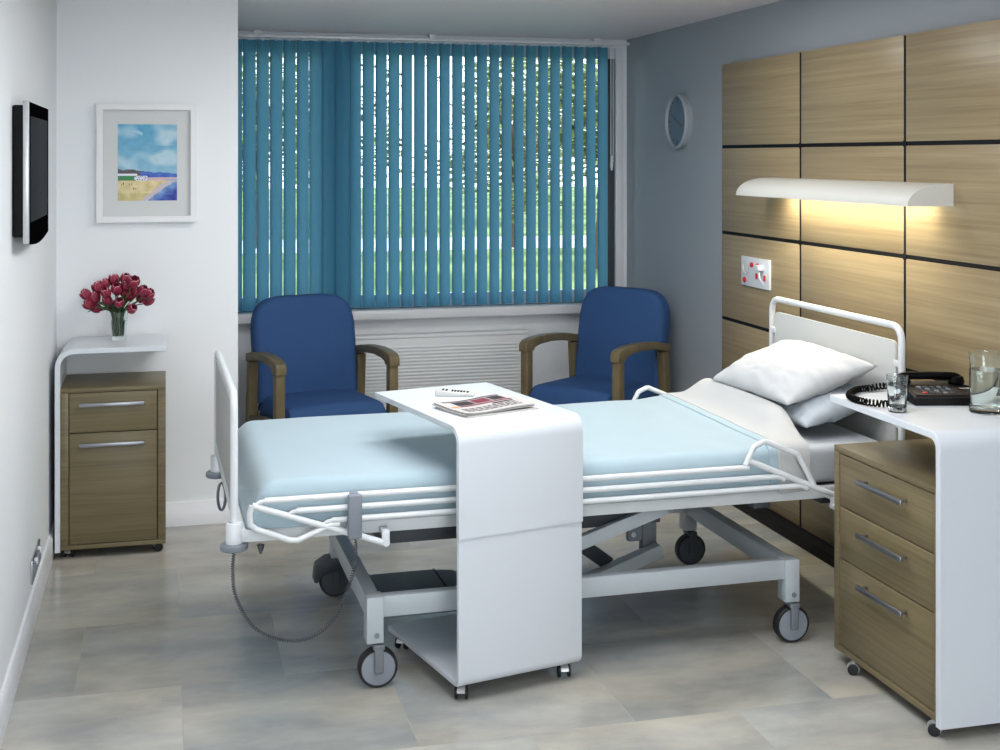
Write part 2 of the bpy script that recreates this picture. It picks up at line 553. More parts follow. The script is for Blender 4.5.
struct('window_pane', MB().box(1.03, WX1 - .05, YB + .055, YB + .059, WZ0 + .075, WZ1 - .065, 0), 'pane', win)
struct('trim_1', MB().box(XA, XR, YB - .10, YB + .03, .722, .776, .006, 3), 'skirting')

# ------------------------------------------------------------------ vertical blind
bl = thing('vertical_blind', 'teal blue vertical blind of turned fabric slats across the window', 'blind', (1.48, YB - .06, 2.34))
BY = YB - .06
b = MB()
b.box(XA + .005, XR - .01, BY - .022, BY + .022, 2.319, 2.337, .002)
for x in (.5, 1.5, 2.5): b.box(x - .02, x + .02, BY - .008, BY + .015, 2.337, ZC, .001)
build('headrail', b, 'skirting', bl)
P0, PITCH, SW, SA = 0.492, 0.0743, 0.0835, radians(30)
for i in range(-1, 29):
    xr = P0 + PITCH * i
    cx = xr - SW * cos(SA) / 2
    b = MB()
    a = SA if i < 28 else radians(24)
    a += random.uniform(-.03, .03)
    if i in (5, 6, 7): a = radians(16)

    def f(u, v, cx=cx, a=a):
        t = (u - .5) * SW
        sag = -0.0135 * (1 - (2 * u - 1) ** 2)
        return Vector((cx + t * cos(a) + sag * sin(a), BY + t * sin(a) - sag * cos(a), .788 + v * 1.520))
    b.grid(f, 9, 2)
    s = build('slat', b, 'slat', bl, sharp=0, recalc=False)
    h = MB(); h.box(cx - .006, cx + .006, BY - .004, BY + .004, 2.304, 2.320, .001)
    build('slat_hanger', h, 'white_metal', s, org=ORG[s.name])
b = MB()
cxw = 2.578
b.tube([(cxw, BY - .03, 2.325), (cxw, BY - .03, 1.66)], .003, 6)
b.tube([(cxw + .014, BY - .03, 2.325), (cxw + .014, BY - .03, 1.62)], .003, 6)
build('pull_cord', b, 'white_metal', bl)
b = MB()
b.lathe([(0, 1.66), (.008, 1.655), (.011, 1.60), (.006, 1.57), (0, 1.57)], (cxw + .005, BY - .03, 0), 12)
build('cord_weight', b, 'white_metal', bl)

# ------------------------------------------------------------------ radiator
rd = thing('radiator', 'white ribbed panel radiator under the window sill', 'radiator', (1.53, YB - .06, .12))
b = MB()
b.box(1.0, 2.06, YB - .10, YB - .03, .12, .63, .008, 3)
build('panel', b, 'radiator', rd)
b = MB()
for k in range(22):
    z = .145 + k * .0195
    b.box(1.015, 2.045, YB - .106, YB - .099, z, z + .0125, .003, 2)
build('ribs', b, 'radiator', rd)
b = MB(); b.box(1.0, 2.06, YB - .108, YB - .028, .612, .634, .006, 3)
build('top_cover', b, 'radiator', rd)
b = MB(); b.tube([(.985, YB - .06, .0), (.985, YB - .06, .60)], .009, 10); b.lathe([(0, .60), (.016, .60), (.016, .645), (.010, .66), (0, .66)], (.985, YB - .06, 0), 14)
b.tube([(.985, YB - .06, .56), (1.01, YB - .06, .56)], .007, 8)
build('valve', b, 'white_metal', rd)

# ------------------------------------------------------------------ oak wall panelling
pn = thing('wall_panelling', 'oak veneer wall panels with black joint strips behind the bed head', 'wall panel', (2.69, 4.7, 0))  # joints carry flush black strips
PX = 2.66
ys = [5.94, 5.12, 4.30, 3.48]
zs = [.05, .44, .86, 1.28, 1.70, 2.105]
b = MB(); b.box(2.675, XR, ys[-1], ys[0] - .004, 0.0, 2.10, 0)
build('backing_board', b, 'black_matt', pn)
for i in range(3):
    for j in range(5):
        b = MB()
        g = .008
        b.box(PX, 2.676, ys[i + 1] + (g if i < 2 else 0), ys[i] - (g if i > 0 else 0), zs[j] + (g if j else 0), zs[j + 1] - (g if j < 4 else 0), .002, 2)
        build('panel', b, 'oak_panel', pn)
for y in ys[1:3]:
    b = MB(); b.box(PX + .0015, 2.676, y - .0078, y + .0078, .05, 2.10, 0); build('joint_strip', b, 'black_matt', pn)
for z in zs[1:5]:
    b = MB(); b.box(PX + .0015, 2.676, ys[-1], ys[0] - .004, z - .0078, z + .0078, 0); build('joint_strip', b, 'black_matt', pn)
    for y in ys[1:3]:
        b = MB(); b.lathe([(0, -.002), (.013, -.002), (.014, .004), (.014, .012), (0, .012)], (PX, y, z), 20, 'x'); build('joint_boss', b, 'black_matt', pn)
b = MB(); b.box(2.60, 2.675, ys[-1], ys[0] - .004, 0, .048, .002)
build('plinth', b, 'black_matt', pn)

# bed head lamp
lp = thing('wall_lamp', 'long white curved wall lamp shining warm light down the oak panels', 'lamp', (PX, 4.65, 1.48))
y0, y1 = 3.995, 5.38
prof = [(0, 1.557), (.04, 1.557)] + [(.04 + .14 * sin(t * pi / 2 / 8), 1.482 + .075 * cos(t * pi / 2 / 8)) for t in range(1, 9)] + [(.18, 1.479), (.176, 1.479)]
inner = [(.04 + .136 * sin(t * pi / 2 / 8), 1.482 + .071 * cos(t * pi / 2 / 8)) for t in range(8, 0, -1)] + [(.04, 1.553), (0, 1.553)]
b = MB(); b.prism(prof + inner, lambda u, v, w: (PX - u, w, v), y0, y1)
for ya, yb in ((y0 - .004, y0), (y1, y1 + .004)):
    b.prism(prof[:-1] + [(0, 1.479)], lambda u, v, w: (PX - u, w, v), ya, yb)
build('lamp_cover', b, 'lamp_body', lp)
b = MB(); b.box(PX - .14, PX, 4.03, 5.34, 1.512, 1.535, .002)
build('reflector_tray', b, 'lamp_body', lp)
b = MB(); b.tube([(PX - .07, 4.10, 1.50), (PX - .07, 5.22, 1.50)], .011, 14)
build('lamp_tube', b, 'diffuser', lp)

# socket plate on the panels
sk = thing('socket_plate', 'white double socket plate with red buttons on the oak panel', 'socket', (PX, 5.555, 1.114))
sy0, sy1, sz0, sz1 = 5.395, 5.690, 1.045, 1.182


def sp(u, v): return (sy1 + (sy0 - sy1) * u, sz1 + (sz0 - sz1) * v)


b = MB(); b.box(PX - .012, PX, sy0, sy1, sz0, sz1, .003)
build('plate', b, 'white_lam', sk)
yy, zz = sp(.18, .38)
b = MB(); b.lathe([(.030, -.012), (.034, -.016), (.026, -.017), (.022, -.014), (0, -.0135)], (PX, yy, zz), 24, 'x'); build('call_point', b, 'grey_panel', sk)
for u, v in ((.41, .25), (.62, .25), (.15, .8)):
    yy, zz = sp(u, v)
    b = MB(); b.lathe([(.012, -.011), (.012, -.018), (.010, -.020), (0, -.020)], (PX, yy, zz), 18, 'x'); build('red_button', b, 'red', sk)
for u, v in ((.58, .6), (.86, .62)):
    yy, zz = sp(u, v)
    b = MB(); b.box(PX - .018, PX - .011, yy - .007, yy + .007, zz - .013, zz + .013, .002); build('rocker_switch', b, 'red', sk)
yy, zz = sp(.77, .28)
b = MB(); b.box(PX - .042, PX - .012, yy - .018, yy + .018, zz - .015, zz + .012, .006, 3)
build('plug', b, 'white_lam', sk)
b = MB(); b.tube(fillet([(PX - .03, yy, zz - .018), (PX - .03, yy - .01, zz - .05), (PX - .008, yy - .012, zz - .08)], .02), .004, 8)
build('plug_lead', b, 'white_lam', sk)

# clock
ck = thing('wall_clock', 'round pale rimmed wall clock with grey dial on the blue grey wall', 'clock', (XR, 6.62, 1.84))
cy, cz, cr = 6.57, 1.843, .150
b = MB(); b.lathe([(cr, 0), (cr, -.034), (cr - .006, -.042), (cr - .012, -.042), (cr - .015, -.034), (cr - .015, 0)], (XR, cy, cz), 48, 'x'); build('rim', b, 'clock_rim', ck)
b = MB(); b.lathe([(0, -.026), (cr - .015, -.026), (cr - .015, 0), (0, 0)], (XR, cy, cz), 48, 'x'); build('dial', b, 'dial', ck)
for k in range(12):
    a = k * pi / 6
    L = .018 if k % 3 == 0 else .010
    m = Matrix.Translation((XR - .027, cy, cz)) @ Matrix.Rotation(a, 4, 'X')
    b = MB(); b.box(-.001, .001, -.003, .003, .120 - L, .120, 0, mat=m)
    build('hour_mark', b, 'dark_grey', ck)
for nm, L, w, a in (('hour_hand', .065, .005, 2.0), ('minute_hand', .10, .0035, -1.1)):
    m = Matrix.Translation((XR - .031, cy, cz)) @ Matrix.Rotation(a, 4, 'X')
    b = MB(); b.box(-.0015, .0015, -w, w, -.015, L, 0, mat=m); build(nm, b, 'slate_grey', ck)

# ------------------------------------------------------------------ television
tv = thing('television', 'black flat television with a silver side strip on the white wall', 'television', (XL, 4.62, 1.6))
TY0, TY1, TZ0, TZ1 = 4.27, 4.98, 1.384, 1.824
fx = XL + .05
b = MB(); b.box(XL, fx - .008, TY0 + .012, TY1 - .02, TZ0 + .015, TZ1 - .012, .008, 3); build('back_shell', b, 'black_matt', tv)
low = [(TY0, TZ1), (TY0, TZ0 - .004)] + [(TY0 + (TY1 - TY0) * t / 10, TZ0 - .004 - .018 * sin(pi * t / 10) + .0 * t) for t in range(1, 10)] + [(TY1, TZ0 - .004), (TY1, TZ1)]
b = MB(); b.prism(low, lambda u, v, w: (w, u, v), fx - .012, fx, .002); build('bezel', b, 'tv_black', tv)
b = MB(); b.box(XL, XL + .006, TY0 + .2, TY1 - .2, TZ0 + .1, TZ1 - .1, .001); build('wall_mount', b, 'dark_grey', tv)
b = MB(); b.box(fx - .016, fx + .001, TY0 - .006, TY0 + .016, TZ0 - .004, TZ1 + .001, .002); build('side_strip', b, 'silver', tv)
b = MB(); b.box(fx - .002, fx + .0012, TY0 + .06, TY1 - .06, TZ0 + .06, TZ1 - .045, .0005); build('screen', b, 'screen', tv)

# grey double wall socket low on the left wall
ws = thing('wall_socket', 'grey metal double socket low on the white wall above the skirting', 'socket', (XL, 5.0, .18))
b = MB(); b.box(XL, XL + .008, 4.86, 5.14, .137, .223, .003); build('plate', b, 'chrome', ws)
for yc in (4.93, 5.07):
    b = MB(); b.box(XL + .006, XL + .014, yc - .045, yc + .045, .155, .205, .003); build('outlet', b, 'grey_plastic', ws)
    b = MB(); b.box(XL + .006, XL + .019, yc - .012, yc + .012, .19, .212, .003); build('rocker_switch', b, 'white_lam', ws)

# ------------------------------------------------------------------ framed picture
pc = thing('framed_picture', 'white framed beach painting with blue sky on the white wall', 'picture', (-.095, YC, 1.63))
px0, px1, pz0, pz1 = -.292, .137, 1.361, 1.885
fw = .026
b = MB()
oc = [(px0, pz0), (px1, pz0), (px1, pz1), (px0, pz1)]
ic = [(px0 + fw, pz0 + fw), (px1 - fw, pz0 + fw), (px1 - fw, pz1 - fw), (px0 + fw, pz1 - fw)]
for k in range(4):
    l = (k + 1) % 4
    b.prism([oc[k], oc[l], ic[l], ic[k]], lambda u, v, w: (u, w, v), YC - .030, YC)
build('frame', b, 'picture_white', pc)
b = MB(); b.box(px0 + fw, px1 - fw, YC - .012, YC - .002, pz0 + fw, pz1 - fw, 0); build('mat', b, 'mat_board', pc)


def picture_mesh():
    ax0, ax1, az0, az1 = px0 + .090, px1 - .085, pz0 + .095, pz1 - .09
    W, H = 108, 144
    bm = bmesh.new()
    cl = bm.loops.layers.float_color.new('paint')
    V = [[bm.verts.new((ax0 + (ax1 - ax0) * i / W, YC - .0128, az0 + (az1 - az0) * j / H)) for j in range(H + 1)] for i in range(W + 1)]

    def col(u, v):        # v from the top
        nz = noise.noise(Vector((u * 9, v * 14, 2))) + .5 * noise.noise(Vector((u * 30, v * 40, 5)))
        fine = noise.noise(Vector((u * 60, v * 70, 9)))
        hz = .735 if u < .5 else .692
        shore = .735 + .0 * u
        if v < hz:
            t = min(1, v / .69)
            c = Vector((84, 160, 198)) * (1 - t) + Vector((142, 186, 208)) * t
            cloud = noise.noise(Vector((u * 3.0 - 1, v * 5.5, 7)))
            if u > .45 and v < .28: cloud += .35
            if .33 < v < .55: cloud += .12
            k = max(0, min(1, cloud * 1.9))
            c = c * (1 - k) + Vector((176, 206, 220)) * k
            if .08 < v < .16 and abs(v - (.07 + (u - .25) * .35)) < .022 and .22 < u < .42: c = Vector((160, 205, 225))
            c += Vector((10, 8, 6)) * nz
            hill = .575 + .10 * max(0, u - .02) ** 1.0 + .05 * noise.noise(Vector((u * 6, 0, 3)))
            if u < .46 and v > hill: c = Vector((92, 84, 92)) + Vector((24, 20, 18)) * fine
            far = .615 + .05 * (u - .4) + .012 * noise.noise(Vector((u * 9, 4, 3)))
            if u >= .38 and v > far: c = Vector((66, 104, 190)) + Vector((20, 20, 20)) * nz
            if u < .32 and .645 < v < .675: c = Vector((226, 228, 238))
            if u < .28 and .675 < v: c = Vector((62, 132, 84))
            if .28 <= u < .5 and .675 < v: c = Vector((224, 224, 236)) if fine > -.15 else Vector((54, 70, 150))
            return c
        if v < shore + .0 and u > .5:
            c = Vector((206, 178, 180)) + Vector((20, 14, 10)) * nz
            if u > .8 and v > .72: c = Vector((140, 170, 205))
            return c
        sx = .98 - .52 * max(0, (v - .735) / .265) ** .75 + .03 * nz
        if u > sx + .05:
            t = min(1, (u - sx) / .4 + (v - .75) * .9)
            c = Vector((130, 176, 206)) * (1 - t) + Vector((52, 72, 160)) * t + Vector((30, 30, 30)) * nz
            return c
        if u > sx - .08: return Vector((196, 186, 196)) + Vector((30, 20, 20)) * fine
        c = Vector((214, 198, 150)) + Vector((22, 18, 24)) * nz
        if v > .9: c = Vector((196, 184, 130)) + Vector((24, 20, 24)) * nz
        for (a, d) in ((.06, .79), (.09, .775), (.2, .79), (.235, .785), (.27, .84), (.3, .845)):
            if abs(u - a) < .008 and abs(v - d) < .014: c = Vector((74, 66, 84))
        return c
    for i in range(W):
        for j in range(H):
            f = bm.faces.new((V[i][j], V[i + 1][j], V[i + 1][j + 1], V[i][j + 1]))
            c = col((i + .5) / W, 1 - (j + .5) / H)
            cc = lin(tuple(max(0, min(255, q)) for q in c))
            for l in f.loops: l[cl] = cc
    mb = MB(); mb.bm.free(); mb.bm = bm
    m, nt, bs = new_mat('beach_painting')
    at = nt.nodes.new('ShaderNodeAttribute'); at.attribute_name = 'paint'
    nt.links.new(at.outputs['Color'], bs.inputs['Base Color']); setin(bs, Roughness=.6)
    return build('painting', mb, m, pc, sharp=0)


picture_mesh()


# ------------------------------------------------------------------ small casters
def caster(parent, x, y, ztop, ang, r=.02, hood='silver', z0=0.0):
    """twin wheel caster: hood part with a wheel sub-part; touches the floor at z0."""
    m = Matrix.Translation((x, y, 0)) @ Matrix.Rotation(ang, 4, 'Z')
    b = MB()
    t = MB(); t.tube([(0, 0, z0 + r), (0, 0, ztop)], .006, 10)
    prof = [(r * 1.18 * cos(a), z0 + r + r * 1.18 * sin(a)) for a in [-.5 + (pi + .3) * k / 12 for k in range(13)]]
    t.prism(prof, lambda u, v, w: (u, w, v), -.012, .012)
    bmesh.ops.transform(t.bm, matrix=m, verts=t.bm.verts)
    h = build('caster', t, hood, parent)
    w = MB()
    for s in (-1, 1):
        w.lathe([(0, s * .012), (r, s * .012), (r, s * .019), (r * .6, s * .021), (0, s * .021)], (0, 0, z0 + r), 20, 'y')
    bmesh.ops.transform(w.bm, matrix=m, verts=w.bm.verts)
    build('wheel', w, 'rubber', h, org=ORG[h.name])
    return h


def shell_poly(pts, t, r, n=8):
    """closed outline of a bent board: outer path pts (2D) with thickness t to its inside, corners of outer radius r."""
    P = [Vector((p[0], p[1], 0)) for p in pts]
    outer = [P[0]]
    inner = []

    def arc(c, r, a0, a1): return [c + Vector((r * cos(a0 + (a1 - a0) * k / n), r * sin(a0 + (a1 - a0) * k / n), 0)) for k in range(n + 1)]
    out, inn = [], []
    N = len(P)
    for i in range(N):
        d0 = (P[i] - P[i - 1]).normalized() if i else (P[1] - P[0]).normalized()
        d1 = (P[i + 1] - P[i]).normalized() if i < N - 1 else d0
        n0 = Vector((d0.y, -d0.x, 0)); n1 = Vector((d1.y, -d1.x, 0))
        if i in (0, N - 1):
            out.append(P[i]); inn.append(P[i] + n0 * t)
        else:
            c = P[i] - d0 * r + n0 * r
            a0 = atan2(-n0.y, -n0.x); a1 = atan2(-n1.y, -n1.x)
            while a1 > a0: a1 -= 2 * pi
            while a0 - a1 > pi * 1.01: a1 += 2 * pi
            out += arc(c, r, a0, a1); inn += arc(c, r - t, a0, a1)
    return [(p.x, p.y) for p in out + inn[::-1]]


def bar_handle(name, parent, p, q, outdir, mat='handle_steel', org=None):
    p, q, o = Vector(p), Vector(q), Vector(outdir)
    b = MB()
    b.beam(p + o * .028, q + o * .028, .010, .017, .003)
    for t in (.07, .93):
        c = p.lerp(q, t)
        b.beam(c, c + o * .03, .008, .009, .001)
    return build(name, b, mat, parent, org=org)


# ------------------------------------------------------------------ bedside unit by the left wall
lc = thing('bedside_cabinet', 'oak bedside cabinet with one drawer and a door beneath a white overshelf', 'cabinet', (-.21, 5.79, 0))
FY, BYK = 5.59, 5.975
b = MB()
poly = shell_poly([(-.436, .032), (-.436, .863), (.006, .863)], .021, .075)
b.prism(poly, lambda u, v, w: (u, w, v), FY, BYK, .0015, 1)
build('overshelf', b, 'white_lam', lc)
cx0, cx1, z0, z1 = -.4145, .003, .04, .70
b = MB()
b.box(cx0, cx1, FY + .004, BYK - .01, z1 - .018, z1, .0015)
b.box(cx0, cx1, FY + .004, BYK - .01, z0, z0 + .018, .0015)
b.box(cx0, cx0 + .032, FY + .004, BYK - .01, z0 + .018, z1 - .018, .0015)
b.box(cx1 - .032, cx1, FY + .004, BYK - .01, z0 + .018, z1 - .018, .0015)
b.box(cx0 + .032, cx1 - .032, BYK - .02, BYK - .01, z0 + .018, z1 - .018, 0)
build('carcass', b, 'oak_x', lc)
for nm, za, zb, hz in (('drawer', .518, .680, .634), ('door', .061, .514, .470)):
    b = MB(); b.box(cx0 + .035, cx1 - .035, FY + .006, FY + .024 if nm == 'door' else BYK - .05, za, zb, .0015)
    d = build(nm, b, 'oak_x', lc)
    bar_handle('handle', d, (-.34, FY + .006, hz), (-.082, FY + .006, hz), (0, -1, 0), org=ORG[d.name])
for x, y in ((-.385, 5.64), (-.03, 5.64), (-.385, 5.92), (-.03, 5.92)):
    caster(lc, x, y, z0, radians(75 if x < -.2 else 20), .017, 'silver')

# ------------------------------------------------------------------ bedside unit by the bed head
rc = thing('bedside_cabinet', 'oak three drawer bedside cabinet under a white overbed shelf by the bed head', 'cabinet', (2.35, 3.52, 0))
FX, BX = 2.124, 2.58
RY0, RY1 = 3.243, 3.860
b = MB()
SZ = .868
poly = shell_poly([(RY0, .032), (RY0, SZ), (RY1 + .012, SZ)], .022, .05)
z1 = .707
b.prism(poly, lambda u, v, w: (w, u, v), FX - .006, 2.645, .0015, 1)
build('overshelf', b, 'white_lam', rc)
ya, yb = RY0 + .024, RY1
b = MB()
b.box(FX + .004, BX, ya, yb, z1 - .02, z1, .0015)
b.box(FX + .004, BX, ya, yb, z0, z0 + .02, .0015)
b.box(FX + .004, BX, ya, ya + .022, z0 + .02, z1 - .02, .0015)
b.box(FX + .004, BX, yb - .03, yb, z0 + .02, z1 - .02, .0015)
b.box(BX - .01, BX, ya + .022, yb - .03, z0 + .02, z1 - .02, 0)
build('carcass', b, 'oak_y', rc)
for za, zb, hz in ((.516, .684, .630), (.347, .512, .462), (.063, .343, .300)):
    b = MB(); b.box(FX + .006, BX - .04, ya + .024, yb - .033, za, zb, .0015)
    d = build('drawer', b, 'oak_y', rc)
    bar_handle('handle', d, (FX + .006, 3.675, hz), (FX + .006, 3.415, hz), (-1, 0, 0), org=ORG[d.name])
for x, y in ((2.13, 3.29), (2.13, 3.74), (2.52, 3.29), (2.52, 3.74)):
    caster(rc, x, y, z0, radians(-35), .017, 'silver')

# ------------------------------------------------------------------ overbed table
ot = thing('overbed_table', 'white C shaped overbed table on casters standing across the bed', 'table', (.8555, 3.815, 0), radians(13), local=True)
W = .431
b = MB()
poly = shell_poly([(-.004, .500), (-.004, .836), (.668, .836)], .019, .052)
outl = MB()
outl.prism(poly, lambda u, v, w: (w, u, v), -.002, W + .002, .002, 2)
build('table_top', outl, 'white_lam', ot)
poly = shell_poly([(.555, .048), (0.0, .048), (0.0, .515)], .016, .03)
b = MB(); b.prism(poly, lambda u, v, w: (w, u, v), 0, W, .002, 2)
b.box(.02, W - .02, .012, .024, .42, .57, .002)
build('base', b, 'white_lam', ot)
for x, y, a in ((.03, .045, 60), (W - .04, .045, 70), (.03, .50, 40), (W - .04, .50, 55)):
    caster(ot, x, y, .05, radians(a), .02, 'silver')

# remote control
rm = thing('remote_control', 'white handset with small black buttons on the overbed table top', 'remote control', (.958, 4.335, .836), radians(-18), local=True)
b = MB()
prof = [(-.066, 0), (.066, 0), (.066, .008), (.055, .012), (-.015, .017), (-.058, .022), (-.066, .018)]
b.prism(prof, lambda u, v, w: (u, w, v), -.023, .023, .004, 3)
build('case', b, 'grey_panel', rm)
for k, u in enumerate((-.040, -.028, -.008, .002, .012, .022, .032, .044)):
    for w in (-.010, .006):
        zt = .017 + (.005 * (-u - .015) / .043 if u < -.015 else -.005 * (u + .015) / .07)
        b = MB(); b.box(u - .0036, u + .0036, w - .005, w + .005, zt - .002, zt + .002, .001)
        build('button', b, 'black_matt', rm)

# newspaper
nw = thing('newspaper', 'folded newspaper with a dark photograph lying on the overbed table', 'newspaper', (1.0, 4.085, .836), radians(20), local=True)
NW, NH = .27, .20


def npz(x, y, top):
    return top + .006 * max(0, (abs(x) - .02) / .14) * (.5 + .5 * sin(y * 18 + x * 9)) + .003 * sin(x * 22)


for k, (dx, dy, zt, sc) in enumerate(((.004, -.006, .004, 1.0), (-.002, .004, .010, .99), (0, 0, .016, .98))):
    b = MB()

    def f(u, v, zt=zt, dx=dx, dy=dy, sc=sc):
        x, y = (u - .5) * NW * sc + dx, (v - .5) * NH * sc + dy
        return Vector((x, y, npz(x, y, zt) if zt > .005 else zt))
    G = b.grid(f, 22, 14)
    th = .0055
    r = bmesh.ops.extrude_face_region(b.bm, geom=list(b.bm.faces))
    vs = [v for v in r['geom'] if isinstance(v, bmesh.types.BMVert)]
    for v in vs: v.co.z = max(0.0, v.co.z - (.004 if k == 0 else th - .002))
    build('page_section', b, 'paper', nw)


def print_block(name, x0, x1, y0, y1, mat):
    b = MB()
    b.grid(lambda u, v: Vector((x0 + (x1 - x0) * u, y0 + (y1 - y0) * v, npz(x0 + (x1 - x0) * u, y0 + (y1 - y0) * v, .0166))), 12, 5)
    build(name, b, mat, nw, sharp=0)


print_block('masthead_bar', -.11, .11, .078, .090, 'ink')
print_block('printed_photo', -.085, -.02, .018, .072, 'ink_dark')
print_block('printed_photo', -.015, .045, .018, .072, 'ink_red')
print_block('printed_photo', .05, .10, .018, .072, 'ink_dark')
print_block('headline_bar', -.09, .11, -.002, .012, 'ink_red')
print_block('headline_bar', -.12, -.095, -.004, .012, 'ink_orange')
print_block('headline_bar', .02, .10, -.024, -.010, 'ink_dark')
for r in range(3):
    x = -.11
    while x < .10:
        w = random.uniform(.012, .03)
        print_block('text_line', x, min(.11, x + w), -.042 - r * .018, -.032 - r * .018, 'ink')
        x += w + .005

# ------------------------------------------------------------------ hospital bed (turned by a degree about its foot post)
BP = Vector((.195, 4.0, 0)); BA = radians(.85)


def bedloc(x, y, z=0.0):
    v = Vector((x, y, 0)) - BP
    return Vector((BP.x + v.x * cos(BA) - v.y * sin(BA), BP.y + v.x * sin(BA) + v.y * cos(BA), z))


def bedthing(name, label, cat, base, group=None):
    o = thing(name, label, cat, bedloc(*base), BA, group)
    ORG[o.name] = Vector(base)
    return o


YN, YFAR = 3.99, 4.91
bed = bedthing('hospital_bed', 'white metal hospital bed with side rails, footboard and four large casters', 'bed', (1.33, 4.45, 0))
b = MB()
b.box(.615, 2.068, 4.0, 4.04, .218, .283, .003)
b.box(.615, 2.068, 4.86, 4.90, .218, .283, .003)
b.box(.605, .650, 4.04, 4.86, .218, .283, .003)
b.box(2.032, 2.077, 4.04, 4.86, .218, .283, .003)
build('base_frame', b, 'frame_metal', bed)
for x in (.630, 2.057):
    for y in (4.015, 4.885):
        b = MB(); b.box(x - .0265, x + .0265, y - .03, y + .03, .143, .286, .003)
        lg = build('leg_block', b, 'frame_metal', bed)
        s = -1 if y < 4.4 else 1
        b = MB(); b.lathe([(0, s * .034), (.008, s * .034), (.009, s * .028), (.009, s * .02)], (x + .005, y, .168), 12, 'y')
        build('bolt', b, 'grey_plastic', lg, org=ORG[bed.name])
        # caster
        r = .062
        x += (.012 if y < 4.4 else -.008) if x < 1 else .009
        b = MB()
        b.tube([(x, y, .12), (x, y, .15)], .014, 14)
        b.box(x - .014, x + .014, y - .034, y - .022, .048, .135, .010, 4)
        b.box(x - .014, x + .014, y + .022, y + .034, .048, .135, .010, 4)
        b.box(x - .018, x + .018, y - .034, y + .034, .122, .138, .004)
        if x < 1 and y > 4.4:
            pr = [(-.075, .10), (-.07, .125), (-.03, .15), (.03, .15), (.05, .13), (.02, .10), (-.03, .095), (-.05, .085), (-.068, .062), (-.078, .066)]
            b.prism(pr, lambda u, v, w: (x + u - .005, w, v), y - .036, y + .036, .002)
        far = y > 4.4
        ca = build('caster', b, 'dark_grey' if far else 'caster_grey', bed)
        b = MB(); b.lathe([(.053, -.018), (r - .004, -.018), (r, -.012), (r, .012), (r - .004, .018), (.053, .018)], (x, y, r), 36, 'y', closed=True)
        build('tyre', b, 'rubber', ca, org=ORG[bed.name])
        b = MB(); b.lathe([(0, -.0195), (.03, -.0195), (.0545, -.017), (.055, 0), (.0545, .017), (.03, .0195), (0, .0195)], (x, y, r), 32, 'y')
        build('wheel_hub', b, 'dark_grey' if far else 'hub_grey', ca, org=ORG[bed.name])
# upper deck
b = MB()
b.box(.215, 2.47, 3.972, 4.0, .491, .53, .004)
b.box(.215, 2.47, 4.90, 4.928, .491, .53, .004)
b.box(.215, .25, 4.0, 4.90, .491, .53, .004)
b.box(2.43, 2.47, 4.0, 4.90, .491, .53, .004)
build('deck_frame', b, 'white_metal', bed)
b = MB(); b.box(.25, 2.43, 4.0, 4.90, .50, .529, .002)
b.box(.66, 1.62, 4.09, 4.86, .418, .50, .003)
for x in (1.95, 2.2): b.box(x - .03, x + .03, 4.0, 4.90, .465, .50, .002)
build('deck_panel', b, 'dark_grey', bed)
for y in (4.065, 4.87):
    b = MB(); b.beam((.90, y, .245), (1.63, y, .476), .03, .043)
    build('lift_arm', b, 'frame_metal', bed)
b = MB(); b.beam((1.22, 4.47, .43), (1.57, 4.47, .17), .04, .05)
build('lift_arm', b, 'dark_grey', bed)
b = MB(); b.beam((1.42, 4.40, .115), (1.745, 4.40, .228), .05, .045)
build('lift_pedal_arm', b, 'frame_metal', bed)
b = MB()
b.box(1.69, 1.745, 4.43, 4.47, .215, .49, .003); b.box(1.66, 1.71, 4.07, 4.87, .46, .492, .003)
build('lift_column', b, 'caster_grey', bed)
b = MB(); b.box(1.635, 1.695, 4.435, 4.465, .25, .305, .01, 3)
build('pivot_bracket', b, 'grey_plastic', bed)
b = MB(); b.lathe([(0, -.02), (.010, -.02), (.010, .02), (0, .02)], (1.655, 4.45, .278), 14, 'y'); build('pivot_pin', b, 'chrome', bed)
b = MB()
pr = [(.66, .17), (1.0, .17), (1.01, .215), (.95, .245), (.88, .252), (.66, .252)]
b.prism(pr, lambda u, v, w: (u, w, v), 4.12, 4.32, .006, 3)
build('motor_housing', b, 'slate_grey', bed)
b = MB(); b.box(.885, .891, 4.118, 4.322, .20, .2535, .001); build('housing_seam', b, 'rubber', bed)

# ends
def end_frame(x, ztop, zbot, nm, r, rc_, far=YFAR):
    b = MB()
    b.tube(fillet([(x, YN - .005, zbot), (x, YN - .005, ztop), (x, far, ztop), (x, far, zbot)], rc_, 8), r, 14)
    return build(nm, b, 'white_metal', bed)


end_frame(.201, .934, .495, 'footboard_tube', .0115, .06)
b = MB(); b.box(.195, .207, YN + .015, YFAR - .02, .60, .900, .003); build('footboard_panel', b, 'foot_panel', bed)
b = MB(); b.beam((.198, YN, .585), (.198, YFAR, .585), .014, .034); build('footboard_rail', b, 'white_metal', bed)
for y in (YN - .005, YFAR):
    b = MB(); b.lathe([(0, .488), (.025, .488), (.025, .545), (.022, .55), (0, .55)], (.201, y, 0), 24); so = build('post_socket', b, 'white_metal', bed)
    b = MB(); b.lathe([(0, .469), (.037, .469), (.042, .473), (.042, .486), (.037, .490), (0, .490)], (.201, y, 0), 28); build('bumper', b, 'grey_plastic', so, org=ORG[bed.name])
b = MB(); b.tube([(.215 + .014 * cos(t * pi / 8), YFAR - .02, .40 + .05 * sin(t * pi / 8)) for t in range(16)], .0055, 8, closed=True); build('cable_loop', b, 'grey_plastic', bed)
b = MB(); b.box(.275, .283, 3.978, 3.984, .452, .483, .001); b.lathe([(0, .455), (.006, .458), (.012, .478), (0, .480)], (.28, 3.985, 0), 10); build('buffer_stud', b, 'dark_grey', bed)
XH = 2.475
end_frame(XH, 1.06, .46, 'headboard_tube', .0125, .06, 4.95)
b = MB()
